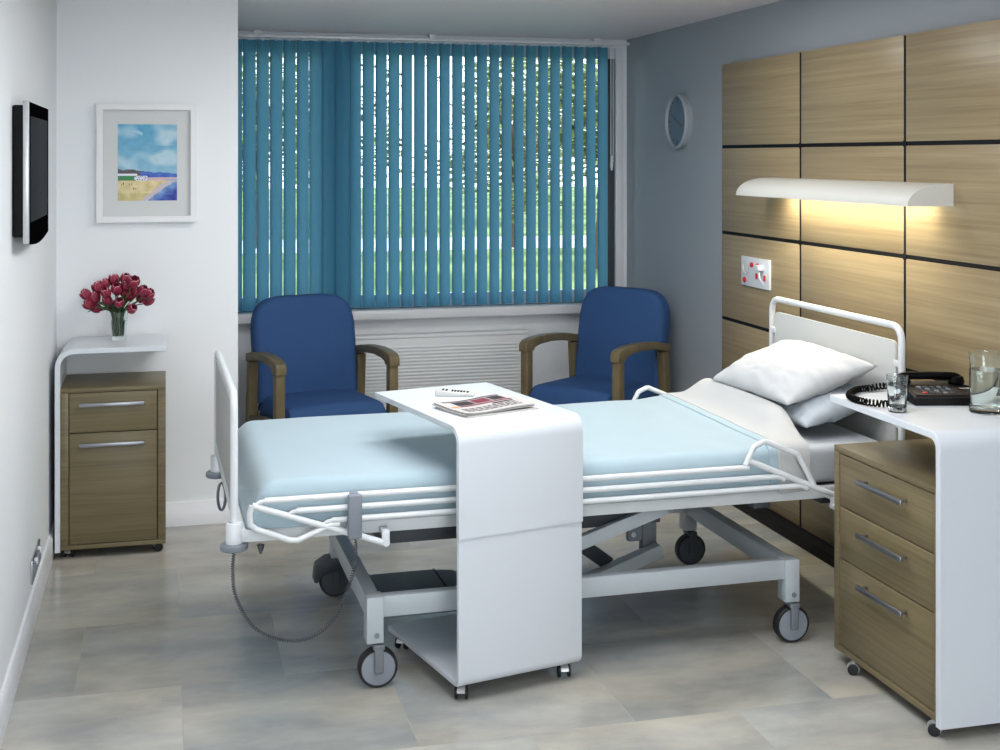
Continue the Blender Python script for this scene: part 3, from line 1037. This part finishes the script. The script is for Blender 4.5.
hp = fillet([(YN + .025, .62, 0), (YFAR + .01, .62, 0), (YFAR + .01, 1.008, 0), (YN + .025, 1.008, 0)], .03, 5, closed=True)
b.prism([(p.x, p.y) for p in hp], lambda u, v, w: (w, u, v), XH - .006, XH + .006, .002)
build('headboard_panel', b, 'grey_panel', bed)
b = MB()
for z in (.72, .93):
    for y, s in ((YN - .005, 1), (4.95, -1)):
        b.box(XH - .009, XH + .009, min(y, y + s * .045), max(y, y + s * .045), z - .012, z + .012, .002)
build('headboard_clips', b, 'white_metal', bed)
b = MB(); b.tube([(XH, YN, .575), (XH, YFAR, .575)], .010, 10); b.beam((XH - .02, YN - .02, .50), (XH + .02, YFAR, .50), .02, .02)
build('headboard_rail', b, 'white_metal', bed)

# side rails
for sy, nm in ((3.928, 'near'), (4.972, 'far')):
    r = .0095
    rails = []
    rb = MB(); ends = []
    rb.tube([(.646, sy, .472), (.25, sy, .612)], .010, 12)
    rb.tube([(.25, sy, .612), (.243, sy, .59), (.245, sy, .556), (.262, sy, .541), (.36, sy, .502), (.385, sy, .499), (.488, sy, .54), (.51, sy, .54)], .0095, 12)
    ends.append(rb); rb = MB()
    rb.tube([(1.862, sy, .648), (2.18, sy, .512)], .010, 12)
    rb.tube(fillet([(1.855, sy, .632), (1.885, sy, .692), (1.925, sy, .708), (2.045, sy, .657), (2.105, sy, .55)], .03, 6), .0095, 12)
    ends.append(rb)
    b = MB(); b.tube([(.287, sy, .624), (1.865, sy, .624)], r, 12); b.tube([(.257, sy, .610), (.275, sy, .622), (.292, sy, .624)], .0065, 10)
    ra = build('side_rail', b, 'white_metal', bed)
    for e_ in ends: build('rail_end', e_, 'white_metal', ra, org=ORG[bed.name])
    for (xa, xb, z) in ((.382, 1.965, .588), (.488, 2.05, .552)):
        b = MB(); b.tube([(xa, sy, z), (xb, sy, z)], r, 12)
        b.tube([(xa - .03, sy, z - .014), (xa - .012, sy, z - .002), (xa + .005, sy, z)], .0065, 10)
        if xb > 1.9: b.tube([(xb, sy, z), (xb + .02, sy, z - .004), (xb + .03, sy, z - .012)], .0085, 10)
        build('rail_bar', b, 'white_metal', ra, org=ORG[bed.name])
    s = 1 if sy < 4.4 else -1
    for x in (.652, 2.18):
        b = MB(); b.box(x - .012, x + .012, sy - .006, sy + .006, .468, .51, .003)
        b.box(x - .012, x + .012, min(sy, sy + s * .045), max(sy, sy + s * .045), .495, .512, .003)
        b.tube([(x, sy - .014, .474), (x, sy + .014, .474)], .011, 12)
        build('rail_bracket', b, 'white_metal', ra, org=ORG[bed.name])

# mattress
mt = MB()
mt.box(.33, 2.425, 4.0, 4.90, .530, .662, .03, 5)
o = build('mattress', mt, 'mattress', None, org=(1.33, 4.45, .53))
o.location = bedloc(1.33, 4.45, .53); o.rotation_euler = (0, 0, BA)
tag(o, 'pale grey mattress showing below the pillows on the bed', 'mattress')


def drape(x0, x1, y0, y1, z, r, hang, nx, ny, open_head=True, hf=None, rf=None):
    """cloth over a rectangle; falls over the near, far and foot edges with radius r."""
    b = MB()
    ext = hang + r * (pi / 2 - 1)
    xs = [x0 - ext + (x1 - x0 + ext) * i / nx for i in range(nx + 1)]
    if rf is not None: xs = [x0 + (x1 - x0) * i / nx for i in range(nx + 1)]
    ys_ = [y0 - ext + (y1 - y0 + 2 * ext) * j / ny for j in range(ny + 1)]

    def f(x, y):
        qx, qy = max(x, x0), min(max(y, y0), y1)
        e = Vector((x - qx, y - qy))
        L = e.length
        if L < 1e-9: d = Vector((0, 0))
        else: d = e / L
        L = min(L, ext)
        if L < r * pi / 2: o_, dn = r * sin(L / r), r * (1 - cos(L / r))
        else: o_, dn = r, r + (L - r * pi / 2)
        zz = z - dn
        px, py = qx + d.x * o_, qy + d.y * o_
        w = noise.noise(Vector((px * 3.1, py * 4.3, 1.7))) * .004 + noise.noise(Vector((px * 9, py * 8, 4.0))) * .0015
        if dn < r: zz += w * (1 - dn / r)
        else:
            py += (d.y) * .006 * sin(px * 17 + 2 * sin(px * 6)) * min(1, (dn - r) / .08)
        if hf: zz += hf(px, py) * max(0, 1 - dn / (hang * .8))
        return Vector((px, py, zz))
    V = [[b.bm.verts.new(f(x, y)) for y in ys_] for x in xs]
    for i in range(nx):
        for j in range(ny):
            b.bm.faces.new((V[i][j], V[i + 1][j], V[i + 1][j + 1], V[i][j + 1]))
    bmesh.ops.remove_doubles(b.bm, verts=b.bm.verts, dist=1e-4)
    return b


def sm(a, b_, x):
    t = max(0, min(1, (x - a) / (b_ - a))); return t * t * (3 - 2 * t)


def soft(name, mb, mat, base, label, cat, th):
    o = build(name, mb, mat, None, sharp=0, org=base)
    o.location = bedloc(*base); o.rotation_euler = (0, 0, BA)
    md = o.modifiers.new('thickness', 'SOLIDIFY'); md.thickness = th; md.offset = 1
    sb = o.modifiers.new('smooth', 'SUBSURF'); sb.levels = 1; sb.render_levels = 1
    return tag(o, label, cat)


mb = drape(.262, 1.966, 3.995, 4.905, .667, .035, .135, 70, 60, hf=lambda x, y: .012 * sm(1.84, 1.966, x))
for v in mb.bm.verts:
    v.co.x += (.012 + .05 * max(0, min(1, (v.co.z - .535) / .12))) * max(0, 1 - max(0, v.co.x - .225) / .35)
for f_ in mb.bm.faces: f_.normal_update()
soft('blanket', mb, 'blanket', (1.1, 4.45, .53), 'pale blue blanket covering most of the bed', 'blanket', .006)


def sheet_h(x, y):
    ed = min(1, max(0, (y - 3.99) / .22)) * min(1, max(0, (4.92 - y) / .12))
    return .004 + .075 * sm(1.99, 2.12, x) * sm(0, 1, ed) - .02 * sm(2.10, 2.2, x)


mb = drape(1.985, 2.135, 3.992, 4.908, .684, .038, .16, 26, 60, hf=sheet_h, rf=True)
# slant of the hem towards the pillow on the near side
for v in mb.bm.verts:
    k = sm(4.35, 3.96, v.co.y) if False else max(0, min(1, (4.3 - v.co.y) / .34))
    v.co.x -= .03 * k * (v.co.x - 1.985) / .15
soft('bed_sheet', mb, 'sheet', (2.0, 4.45, .53), 'white sheet folded back over the blanket before the pillows', 'sheet', .006)
# the doubled edge of the blanket under the fold
mb = drape(1.955, 2.005, 3.996, 4.904, .6835, .039, .13, 8, 60, rf=True, hf=lambda x, y: -.002 * sm(1.97, 1.955, x))
soft('blanket_fold', mb, 'blanket', (1.85, 4.45, .53), 'pale blue turned edge of the blanket beside the folded sheet', 'blanket', .007)


def pillow(name, mat, T, L, Wd, corners, label):
    """corners: front-near, front-far, back-near, back-far points of the seam."""
    fn, ff, bn, bf = [Vector(c) for c in corners]
    nrm = ((ff - fn).cross(bn - fn)).normalized()
    if nrm.z < 0: nrm = -nrm
    b = MB()
    n = 40

    def mid(u, v):
        u2 = u + (.035 * (1 - (2 * v - 1) ** 2)) * (1 - 2 * u)
        v2 = v + (.03 * (1 - (2 * u - 1) ** 2)) * (1 - 2 * v)
        return fn.lerp(bn, u2).lerp(ff.lerp(bf, u2), v2)
    for s in (1, -1):
        def f(u, v, s=s):
            p = mid(u, v)
            a, c = 2 * u - 1, 2 * v - 1
            t = max(0, (1 - abs(a) ** 2.4) * (1 - abs(c) ** 2.6)) ** .5
            wr = .010 * noise.noise(Vector((u * 4.5, v * 5.5, T * 50))) + .006 * noise.noise(Vector((u * 13, v * 6, 3))) + .003 * noise.noise(Vector((u * 24, v * 16, 8)))
            edge = min(1, t * 2.5)
            rad = .004 * sin(14 * atan2(c, a)) * (1 - t) * edge
            return p + nrm * s * (T / 2 * t * (1.15 if s > 0 else .85) + (wr + rad) * edge)
        b.grid(f, n, n)
    bmesh.ops.remove_doubles(b.bm, verts=b.bm.verts, dist=2e-4)
    base = ((fn + ff + bn + bf) / 4)
    o = build(name, b, mat, None, sharp=0, org=(base.x, base.y, min(fn.z, bn.z) - .03))
    org = ORG[o.name]
    o.location = bedloc(org.x, org.y, org.z); o.rotation_euler = (0, 0, BA)
    return tag(o, label, 'pillow'), mid, nrm


pillow('pillow', 'pillow_shaded', .13, .7, .45, ((2.15, 4.06, .712), (2.15, 4.78, .712), (2.43, 4.03, .80), (2.44, 4.75, .80)), 'lower pillow with shade in its colour lying flat under the white one')
o, mid, nrm = pillow('pillow', 'pillow', .135, .7, .45, ((2.125, 4.15, .775), (2.10, 4.74, .77), (2.425, 4.055, .915), (2.43, 4.66, .922)), 'plump white pillow propped on top of the lower one')

# bed handset with coiled lead
hs = bedthing('bed_handset', 'grey bed control handset with a coiled lead hooked on the side rail', 'handset', (.545, 3.905, .49))
b = MB(); b.box(.532, .574, 3.888, 3.914, .500, .632, .005, 3); build('case', b, 'grey_plastic', hs)
b = MB(); b.box(.539, .567, 3.908, 3.938, .618, .634, .003); build('hook', b, 'grey_plastic', hs)


def coil(path, R, turns, wire, per=9, taper=.02):
    P = [Vector(p) for p in path]
    L = [0]
    for i in range(1, len(P)): L.append(L[-1] + (P[i] - P[i - 1]).length)

    def at(s):
        s *= L[-1]
        for i in range(1, len(P)):
            if s <= L[i] or i == len(P) - 1:
                t = (s - L[i - 1]) / (L[i] - L[i - 1])
                return P[i - 1].lerp(P[i], t), (P[i] - P[i - 1]).normalized()
    out = []
    n = int(turns * per)
    N = None
    for k in range(n + 1):
        s = k / n
        p, t = at(s)
        if N is None:
            up = Vector((0, 1, 0)) if abs(t.y) < .9 else Vector((0, 0, 1))
            N = (up - t * up.dot(t)).normalized()
        N = (N - t * N.dot(t)).normalized()
        B = t.cross(N)
        a = 2 * pi * k / per
        rr = R * min(1, s / taper, (1 - s) / taper) if taper else R
        out.append(p + (N * cos(a) + B * sin(a)) * rr)
    return out


def catmull(P, n=12):
    P = [Vector(p) for p in P]
    Q = [P[0] * 2 - P[1]] + P + [P[-1] * 2 - P[-2]]
    out = []
    for i in range(1, len(Q) - 2):
        for k in range(n):
            t = k / n
            a, b_, c, d = Q[i - 1], Q[i], Q[i + 1], Q[i + 2]
            out.append(.5 * ((2 * b_) + (c - a) * t + (2 * a - 5 * b_ + 4 * c - d) * t * t + (3 * b_ - a - 3 * c + d) * t ** 3))
    out.append(P[-1])
    return out


cpath = catmull([(.201, 3.985, .470), (.196, 3.97, .41), (.205, 3.95, .335), (.255, 3.93, .25), (.33, 3.92, .210), (.41, 3.91, .208), (.48, 3.905, .25), (.525, 3.905, .33), (.552, 3.900, .42), (.555, 3.900, .50)])
b = MB(); b.tube(coil(cpath, .0048, 105, .002, 8), .0017, 5); build('coiled_lead', b, 'dark_grey', hs)

# ------------------------------------------------------------------ armchairs
def make_chair(loc, rz, label):
    t = thing('armchair', label, 'chair', loc, rz, 'blue visitor armchairs by the window', local=True)
    hw = .292
    # seat
    b = MB()
    n = 40

    def top(u, v):
        x, y = (u - .5) * .51, -.285 + v * .50
        e = min(1, (1 - abs(2 * u - 1)) / .10, v / .13 if v < .5 else (1 - v) / .05)
        e = max(0, min(1, e))
        r_ = sqrt(max(0, 1 - (1 - e) ** 2))
        return Vector((x, y + (.0 if v > .2 else .0), .380 + .055 * r_ + .012 * (1 - (2 * u - 1) ** 2)))
    G = b.grid(top, n, n)
    r = bmesh.ops.extrude_edge_only(b.bm, edges=[e for e in b.bm.edges if e.is_boundary])
    nv = [g for g in r['geom'] if isinstance(g, bmesh.types.BMVert)]
    for v in nv: v.co.z = .31
    bmesh.ops.contextual_create(b.bm, geom=[e for e in b.bm.edges if e.is_boundary])
    build('seat', b, 'blue_fab', t, sharp=50)
    # backrest
    o2 = fillet([(-.262, .40, 0), (.262, .40, 0), (.268, .80, 0), (.225, .945, 0), (-.225, .945, 0), (-.268, .80, 0)], .11, 8, closed=True)
    o2 = []
    for k in range(41):
        a = pi * k / 40
        ca, sa = cos(a), sin(a)
        o2.append((.276 * math.copysign(abs(ca) ** .46, ca), .69 + .24 * abs(sa) ** .58))
    o2 = [(.270, .40)] + o2 + [(-.270, .40)]
    b = MB(); b.prism(o2, lambda u, v, w: (u, w, v), 0, .105, .032, 5)
    for v in b.bm.verts:
        z = v.co.z
        v.co.y += .135 + (z - .40) * .17 - .02 * (1 - (v.co.x / .27) ** 2)
    build('backrest', b, 'blue_fab', t, sharp=60)
    for s in (-1, 1):
        b = MB(); x = s * hw
        b.box(x - .023, x + .023, -.278, -.228, 0, .615, .005, 3); build('leg', b, 'oak_chair', t)
        b = MB()
        b.prism([(.215, 0), (.265, 0), (.225, .40), (.205, .615), (.155, .615), (.17, .40)], lambda u, v, w: (w, u, v), x - .023, x + .023, .004, 2)
        build('leg', b, 'oak_chair', t)
        b = MB()
        prof = [(.215, .612), (.215, .652), (.13, .668), (.03, .680), (-.10, .686), (-.20, .682), (-.262, .672), (-.283, .66), (-.29, .645), (-.29, .612), (-.222, .612), (-.21, .628), (-.16, .640), (-.06, .645), (.05, .638), (.13, .624)]
        b.prism(prof, lambda u, v, w: (w, u, v), x - .027, x + .027, .006, 3)
        build('armrest', b, 'oak_chair', t)
        b = MB(); b.prism([(-.225, .31), (.20, .29), (.20, .34), (0, .365), (-.225, .375)], lambda u, v, w: (w, u, v), x - .018, x + .018, .004, 2)
        build('side_rail', b, 'oak_chair', t)
    b = MB(); b.box(-.265, .265, -.262, -.235, .30, .345, .004); build('cross_rail', b, 'oak_chair', t)
    b = MB(); b.box(-.265, .265, .175, .20, .30, .36, .004); build('cross_rail', b, 'oak_chair', t)
    return t


def place(front_mid, th, dy=.29):
    c = Vector((front_mid[0] - sin(th) * dy, front_mid[1] + cos(th) * dy, 0))
    return c


tl = radians(13)
make_chair(place((.820, 6.305), tl), tl, 'blue armchair with wooden arms between the white wall corner and the radiator')
tr = radians(-53)
make_chair(place((2.022, 6.45), tr), tr, 'blue armchair with wooden arms in the corner below the clock')

# ------------------------------------------------------------------ vase and tulips
vx, vy, vz = -.193, 5.82, .863
vs = thing('glass_vase', 'clear glass vase on the white overshelf holding the tulips', 'vase', (vx, vy, vz))
b = MB(); b.lathe([(0, 0), (.029, 0), (.031, .004), (.033, .06), (.039, .125), (.0365, .125), (.0305, .06), (.028, .016), (0, .014)], (vx, vy, vz), 32)
build('glass_body', b, 'glass', vs)
b = MB(); b.lathe([(0, .0155), (.0272, .0165), (.0298, .06), (.0318, .085), (0, .085)], (vx, vy, vz), 28)
build('water', b, 'water', vs)


def bloom_mesh(parent, c, d, R, H, op, org):
    bm = bmesh.new()
    lay = bm.verts.layers.float.new('edge')
    d = Vector(d).normalized()
    up = Vector((0, 0, 1)) if abs(d.z) < .9 else Vector((1, 0, 0))
    X = d.cross(up).normalized(); Y = d.cross(X)
    for k in range(6):
        a0 = k * pi / 3 + (.2 if k % 2 else 0)
        lay_r = 1.0 if k % 2 else .88
        NU, NV = 7, 8
        V = []
        for i in range(NU):
            row = []
            for j in range(NV):
                v = j / (NV - 1); u = 2 * i / (NU - 1) - 1
                wid = (.72 * sin(pi * min(1, .16 + v * .70)) ** .7 + .03)
                rad = R * lay_r * (sin(pi * (.07 + .74 * v)) ** .62) * (1 + op * v)
                ang = a0 + u * wid
                h = H * v - H * .07 * abs(u) ** 2 * v
                p = Vector(c) + X * rad * cos(ang) + Y * rad * sin(ang) + d * h
                vt = bm.verts.new(p)
                vt[lay] = max(abs(u) ** 3 * .75 * (v > .3), (v ** 5) * .85)
                row.append(vt)
            V.append(row)
        for i in range(NU - 1):
            for j in range(NV - 1):
                bm.faces.new((V[i][j], V[i + 1][j], V[i + 1][j + 1], V[i][j + 1]))
    mb = MB(); mb.bm.free(); mb.bm = bm
    return build('bloom', mb, 'petal', parent, sharp=0, org=org, recalc=False)


# bloom centres as offsets (x across, z above the shelf), from the photograph
heads = [(-.146, .185), (-.112, .172), (-.135, .145), (-.108, .125), (-.098, .210), (-.065, .195), (-.062, .165), (-.072, .228),
         (-.048, .135), (-.035, .240), (-.022, .205), (-.012, .155), (.012, .252), (.018, .222), (.012, .190), (.045, .240),
         (.030, .175), (.052, .195), (.040, .128), (.082, .205), (.078, .165), (.108, .185), (.105, .150)]
for i, (hx, hz) in enumerate(heads):
    dy = random.uniform(-.085, .03) if abs(hx) < .09 else random.uniform(-.05, .03)
    c = Vector((vx + hx + .016, vy + dy, vz + hz + .012))
    base = Vector((vx + hx * .12, vy + dy * .12, vz + .02))
    neck = Vector((vx + hx * .22, vy + dy * .22, vz + .12))
    d = (c - (neck + Vector((0, 0, -.02)))).normalized()
    d = (d + Vector((hx * 1.5, dy * 3 - .15, .15))).normalized()
    t = thing('tulip', 'dark pink tulip with pale petal edges in the glass vase', 'flower', base, 0, 'tulips in the glass vase')
    ST = c - d * .022
    b = MB(); b.tube(catmull([base, neck, neck.lerp(ST, .55) + Vector((0, 0, .008)), ST], 6), .0025, 6)
    build('stem', b, 'stem', t)
    bloom_mesh(t, ST, d, .0245 * random.uniform(.9, 1.1), .050 * random.uniform(.9, 1.08), random.uniform(-.15, .12), ORG[t.name])
    if i in (3, 6, 8, 11, 14, 16, 18, 20):
        s = 1 if hx > 0 else -1
        tip = Vector((vx + hx + s * (.02 if i != 20 else .075), vy + dy - .02, vz + hz - .02 + (.02 if i != 20 else .03)))
        P = catmull([neck, neck.lerp(tip, .5) + Vector((0, 0, .02)), tip], 8)
        b = MB()
        V = []
        for k, p in enumerate(P):
            q = k / (len(P) - 1)
            w = .011 * sin(pi * (.12 + .88 * q)) + .0004
            sd = Vector((0, 1, .35)).normalized() if abs(hx) > .05 else Vector((1, .3, 0)).normalized()
            V.append([b.bm.verts.new(p - sd * w), b.bm.verts.new(p + Vector((0, 0, -.003))), b.bm.verts.new(p + sd * w)])
        for k in range(len(P) - 1):
            for j in range(2):
                b.bm.faces.new((V[k][j], V[k][j + 1], V[k + 1][j + 1], V[k + 1][j]))
        build('leaf', b, 'leaf', t, sharp=0)

# ------------------------------------------------------------------ things on the near overshelf
gx, gy = 2.178, 3.562
tg = thing('drinking_glass', 'small faceted drinking glass on the white shelf before the telephone', 'glass', (gx, gy, SZ))
b = MB()
n = 40
rings = []
for (r, z, fl) in ((.0265, 0, 0), (.0275, .004, 0), (.028, .02, 1), (.032, .085, 1), (.0335, .112, 0), (.0318, .112, 0), (.0295, .085, 0), (.0255, .022, 0), (.022, .016, 0)):
    rings.append([b.bm.verts.new((gx + (r * (1 - (.035 if k % 4 == 0 else 0) * fl)) * cos(2 * pi * k / n), gy + (r * (1 - (.035 if k % 4 == 0 else 0) * fl)) * sin(2 * pi * k / n), SZ + z)) for k in range(n)])
for A, B in zip(rings, rings[1:]):
    for k in range(n): b.bm.faces.new((A[k], A[(k + 1) % n], B[(k + 1) % n], B[k]))
b.bm.faces.new(rings[0][::-1]); b.bm.faces.new(rings[-1])
build('tumbler_body', b, 'glass', tg)

jx, jy = 2.436, 3.478
jg = thing('water_jug', 'tall clear glass jug half full of water on the white shelf', 'jug', (jx, jy, SZ))
b = MB()
b.lathe([(0, 0), (.050, 0), (.054, .004), (.053, .014), (.053, .174), (.056, .183), (.0535, .183), (.0505, .174), (.0505, .022), (.046, .016), (0, .016)], (jx, jy, SZ), 44)
build('glass_body', b, 'glass', jg)
b = MB(); b.lathe([(0, .0168), (.0455, .0168), (.0499, .0225), (.0499, .132), (0, .132)], (jx, jy, SZ), 40); build('water', b, 'water', jg)
b = MB()
hd = Vector((.80, -.6, 0)).normalized()
hp = [(.050, .165), (.075, .172), (.098, .155), (.102, .115), (.092, .07), (.068, .045), (.051, .04)]
b.tube(catmull([(jx + hd.x * r, jy + hd.y * r, SZ + z) for r, z in hp], 6), .006, 10)
build('handle', b, 'glass', jg)

ph = thing('telephone', 'dark desk telephone with curled black cord on the white shelf', 'telephone', (2.397, 3.705, SZ), radians(-14), local=True)
b = MB()
prof = [(-.10, 0), (.10, 0), (.10, .042), (.085, .047), (-.085, .030), (-.10, .024)]
b.prism(prof, lambda u, v, w: (w, u, v), -.095, .085, .005, 3)
build('body', b, 'black_matt', ph)
b = MB()
b.prism([(-.088, .0295), (.07, .0453), (.07, .0473), (-.088, .0315)], lambda u, v, w: (w, u, v), -.085, .075, .001)
build('face_plate', b, 'brown_plastic', ph)
for r in range(4):
    for k in range(5):
        x, y = -.05 + k * .022, -.065 + r * .022
        z = .0305 + (y + .085) * .10
        b = MB(); b.box(x - .007, x + .007, y - .006, y + .006, z, z + .005, .0015)
        build('key', b, 'red' if (r == 0 and k == 0) else ('grey_plastic' if (r + k) % 3 == 0 else 'dark_grey'), ph)
b = MB()
hz = .045
b.tube(catmull([(-.10, .045, hz + .008), (-.085, .045, hz + .024), (-.03, .045, hz + .026), (.03, .045, hz + .026), (.085, .045, hz + .022), (.10, .045, hz + .006)], 6), .013, 14)
for x in (-.088, .088):
    b.lathe([(0, hz - .003), (.024, hz - .003), (.027, hz + .006), (.022, hz + .024), (0, hz + .028)], (x, .045, 0), 20)
build('handset', b, 'black', ph)
b = MB(); b.box(.083, .135, -.06, .04, .024, .030, .002); build('side_shelf', b, 'brown_plastic', ph)
zc = .0125
cp = catmull([(-.10, .10, .03), (-.135, .135, .02), (-.17, .145, zc), (-.218, .112, zc), (-.262, .035, zc), (-.272, -.035, zc), (-.255, -.09, zc), (-.217, -.125, zc), (-.177, -.125, zc), (-.14, -.09, zc), (-.10, -.05, zc + .006)], 8)
b = MB(); b.tube(coil(cp, .0092, 46, .002, 10, .03), .0030, 7); build('curled_cord', b, 'black', ph)

# ------------------------------------------------------------------ outdoors
struct('lawn', MB().box(-18, 40, YB + .3, 70, -.12, -.02, 0), 'lawn')
struct('garden_path', MB().box(-18, 40, 22.8, 26.2, -.019, -.005, 0), 'path')
rnd = random.Random(3)


def tree(x, y, h, cr_, seed, label):
    rg = random.Random(seed)
    t = thing('garden_tree', label, 'tree', (x, y, -.02), 0, 'trees on the lawn beyond the blind')
    b = MB(); b.tube([(x, y, -.02), (x + .05, y, h * .3), (x, y, h * .7)], [.10, .07, .03], 10)
    for k in range(5):
        a = rg.uniform(0, 6.28); z = h * rg.uniform(.28, .5)
        b.tube([(x, y, z), (x + cos(a) * cr_ * .4, y + sin(a) * cr_ * .4, z + h * .15), (x + cos(a) * cr_ * .75, y + sin(a) * cr_ * .75, z + h * .25)], [.05, .035, .012], 6)
    build('trunk', b, 'bark', t)
    b = MB()
    cl = [(Vector((x + rg.gauss(0, cr_ * .42), y + rg.gauss(0, cr_ * .42), h * (.58 + rg.uniform(-.30, .32)))), cr_ * rg.uniform(.22, .42)) for _ in range(26)]
    for k in range(2600):
        c, rr = cl[rg.randrange(len(cl))]
        p = c + Vector((rg.gauss(0, 1), rg.gauss(0, 1), rg.gauss(0, 1))).normalized() * rr * rg.uniform(.4, 1)
        s = rg.uniform(.05, .11)
        q = Matrix.Rotation(rg.uniform(0, 6.28), 3, 'Z') @ Matrix.Rotation(rg.uniform(-1.2, 1.2), 3, 'X')
        b.bm.faces.new([b.bm.verts.new(p + q @ Vector(w)) for w in ((-s, 0, 0), (0, -s * .5, .01), (s, 0, 0), (0, s * .5, .01))])
    build('foliage', b, 'leaves', t, sharp=0, recalc=False)


for i, (x, y, h, cw) in enumerate(((1.6, 24, 4.2, 1.6), (3.9, 30, 5.2, 1.9), (6.2, 23, 3.9, 1.6), (8.2, 31, 5.0, 2.0), (12, 43, 6.2, 2.2), (6.3, 18.5, 3.3, 1.2), (2.6, 36, 5.0, 2.2), (13, 38, 5.4, 2.2))):
    tree(x, y, h, cw, 10 + i, 'leafy green garden tree seen between the slats of the blind')

# ------------------------------------------------------------------ lights
def area(name, loc, rot, sx, sy, power, col, spread=pi):
    l = bpy.data.lights.new(name, 'AREA')
    l.shape = 'RECTANGLE'; l.size = sx; l.size_y = sy; l.energy = power; l.color = col; l.spread = spread
    o = bpy.data.objects.new(name, l); C.objects.link(o)
    o.location = loc; o.rotation_euler = rot
    return o


def ceiling_lamp(x, y, sx, sy, label):
    t = thing('ceiling_light', label, 'ceiling light', (x, y, ZC), 0, 'flush ceiling lights over the room')
    b = MB()
    for q in ((x - sx / 2 - .02, x - sx / 2, y - sy / 2 - .02, y + sy / 2 + .02), (x + sx / 2, x + sx / 2 + .02, y - sy / 2 - .02, y + sy / 2 + .02),
              (x - sx / 2, x + sx / 2, y - sy / 2 - .02, y - sy / 2), (x - sx / 2, x + sx / 2, y + sy / 2, y + sy / 2 + .02)):
        b.box(q[0], q[1], q[2], q[3], ZC - .035, ZC, .002)
    build('frame', b, 'white_metal', t)
    b = MB(); b.box(x - sx / 2, x + sx / 2, y - sy / 2, y + sy / 2, ZC - .02, ZC - .002, 0)
    build('diffuser', b, 'lamp_fill_glow', t)


ceiling_lamp(.95, 3.3, 1.2, 1.2, 'flush white ceiling light over the foot of the bed')
ceiling_lamp(1.1, .6, 1.2, .6, 'unseen fill light added on the ceiling further back')  # unseen ceiling fill, added over the camera end of the room
area('ceiling_light_glow', (.95, 3.3, ZC - .04), (0, 0, 0), 1.2, 1.2, 25, (1.0, .985, .965))
ceiling_lamp(1.35, 4.9, 1.2, .5, 'unseen ceiling light added to brighten the window alcove')  # added out of view to brighten the window alcove
area('alcove_fill_glow', (1.35, 4.9, ZC - .04), (0, 0, 0), 1.2, .5, 20, (1.0, .99, .975))
area('back_fill_glow', (1.1, .6, ZC - .04), (0, 0, 0), 1.2, .6, 14, (.97, .985, 1.0))
# made-up window behind the camera, added to send soft cool light down the room
w2 = bpy.data.objects.new('added_window', None); C.objects.link(w2); w2['kind'] = 'structure'
w2.location = (1.2, YF, 1.2); ORG['added_window'] = Vector(w2.location)
b = MB()
for q in ((.05, .11, .45, 2.15), (1.12, 1.18, .45, 2.15), (2.29, 2.35, .45, 2.15)): b.box(q[0], q[1], YF, YF + .05, q[2], q[3], .004)
for z in (.45, 2.09): b.box(.05, 2.35, YF, YF + .05, z, z + .06, .004)
struct('window_frame', b, 'skirting', w2)
struct('window_pane', MB().box(.11, 2.29, YF + .01, YF + .016, .51, 2.09, 0), 'lamp_fill_glow', w2)
area('added_window_light', (1.2, YF + .06, 1.3), (radians(90), 0, 0), 2.2, 1.55, 74, (.91, .965, 1.0))
area('wall_lamp_glow', (PX - .07, 4.66, 1.487), (0, 0, 0), .03, 1.12, 8, (1.0, .92, .72))

wl = bpy.data.worlds.new('sky'); bpy.context.scene.world = wl
wl.use_nodes = True
nt = wl.node_tree
bg = nt.nodes['Background']
tc = nt.nodes.new('ShaderNodeTexCoord'); sx = nt.nodes.new('ShaderNodeSeparateXYZ')
nt.links.new(tc.outputs['Generated'], sx.inputs[0])
cr = nt.nodes.new('ShaderNodeValToRGB')
cr.color_ramp.elements[0].position = .0; cr.color_ramp.elements[0].color = (.92, .96, 1, 1)
cr.color_ramp.elements[1].position = .5; cr.color_ramp.elements[1].color = (.62, .78, 1, 1)
nt.links.new(sx.outputs['Z'], cr.inputs[0]); nt.links.new(cr.outputs[0], bg.inputs['Color'])
bg.inputs['Strength'].default_value = 3.4
sl = bpy.data.lights.new('sun', 'SUN'); sl.energy = 2.0; sl.angle = radians(3); sl.color = (1, .96, .88)
so = bpy.data.objects.new('sun', sl); C.objects.link(so)
so.location = (-3, -3, 9); so.rotation_euler = Vector((.35, .75, -1)).to_track_quat('-Z', 'Y').to_euler()
po = area('window_portal', (1.5, YB + .14, 1.55), (radians(-90), 0, 0), 2.4, 1.55, 1, (1, 1, 1))
po.data.cycles.is_portal = True

# ------------------------------------------------------------------ camera
cam = bpy.data.cameras.new('camera'); co = bpy.data.objects.new('camera', cam); C.objects.link(co)
FPX = 1300.0
cam.sensor_width = 36; cam.lens = 36 * FPX / 1000
cam.shift_y = -(375 - 157) / 1000
cam.clip_start = .05; cam.clip_end = 300
co.location = (0, 0, 1.65)
co.rotation_euler = (radians(90), 0, -math.atan2(335, FPX))
sc = bpy.context.scene
sc.camera = co
sc.view_settings.view_transform = 'Standard'
sc.view_settings.look = 'None'
sc.view_settings.exposure = 0
sc.view_settings.gamma = 1
sc.view_settings.use_curve_mapping = False
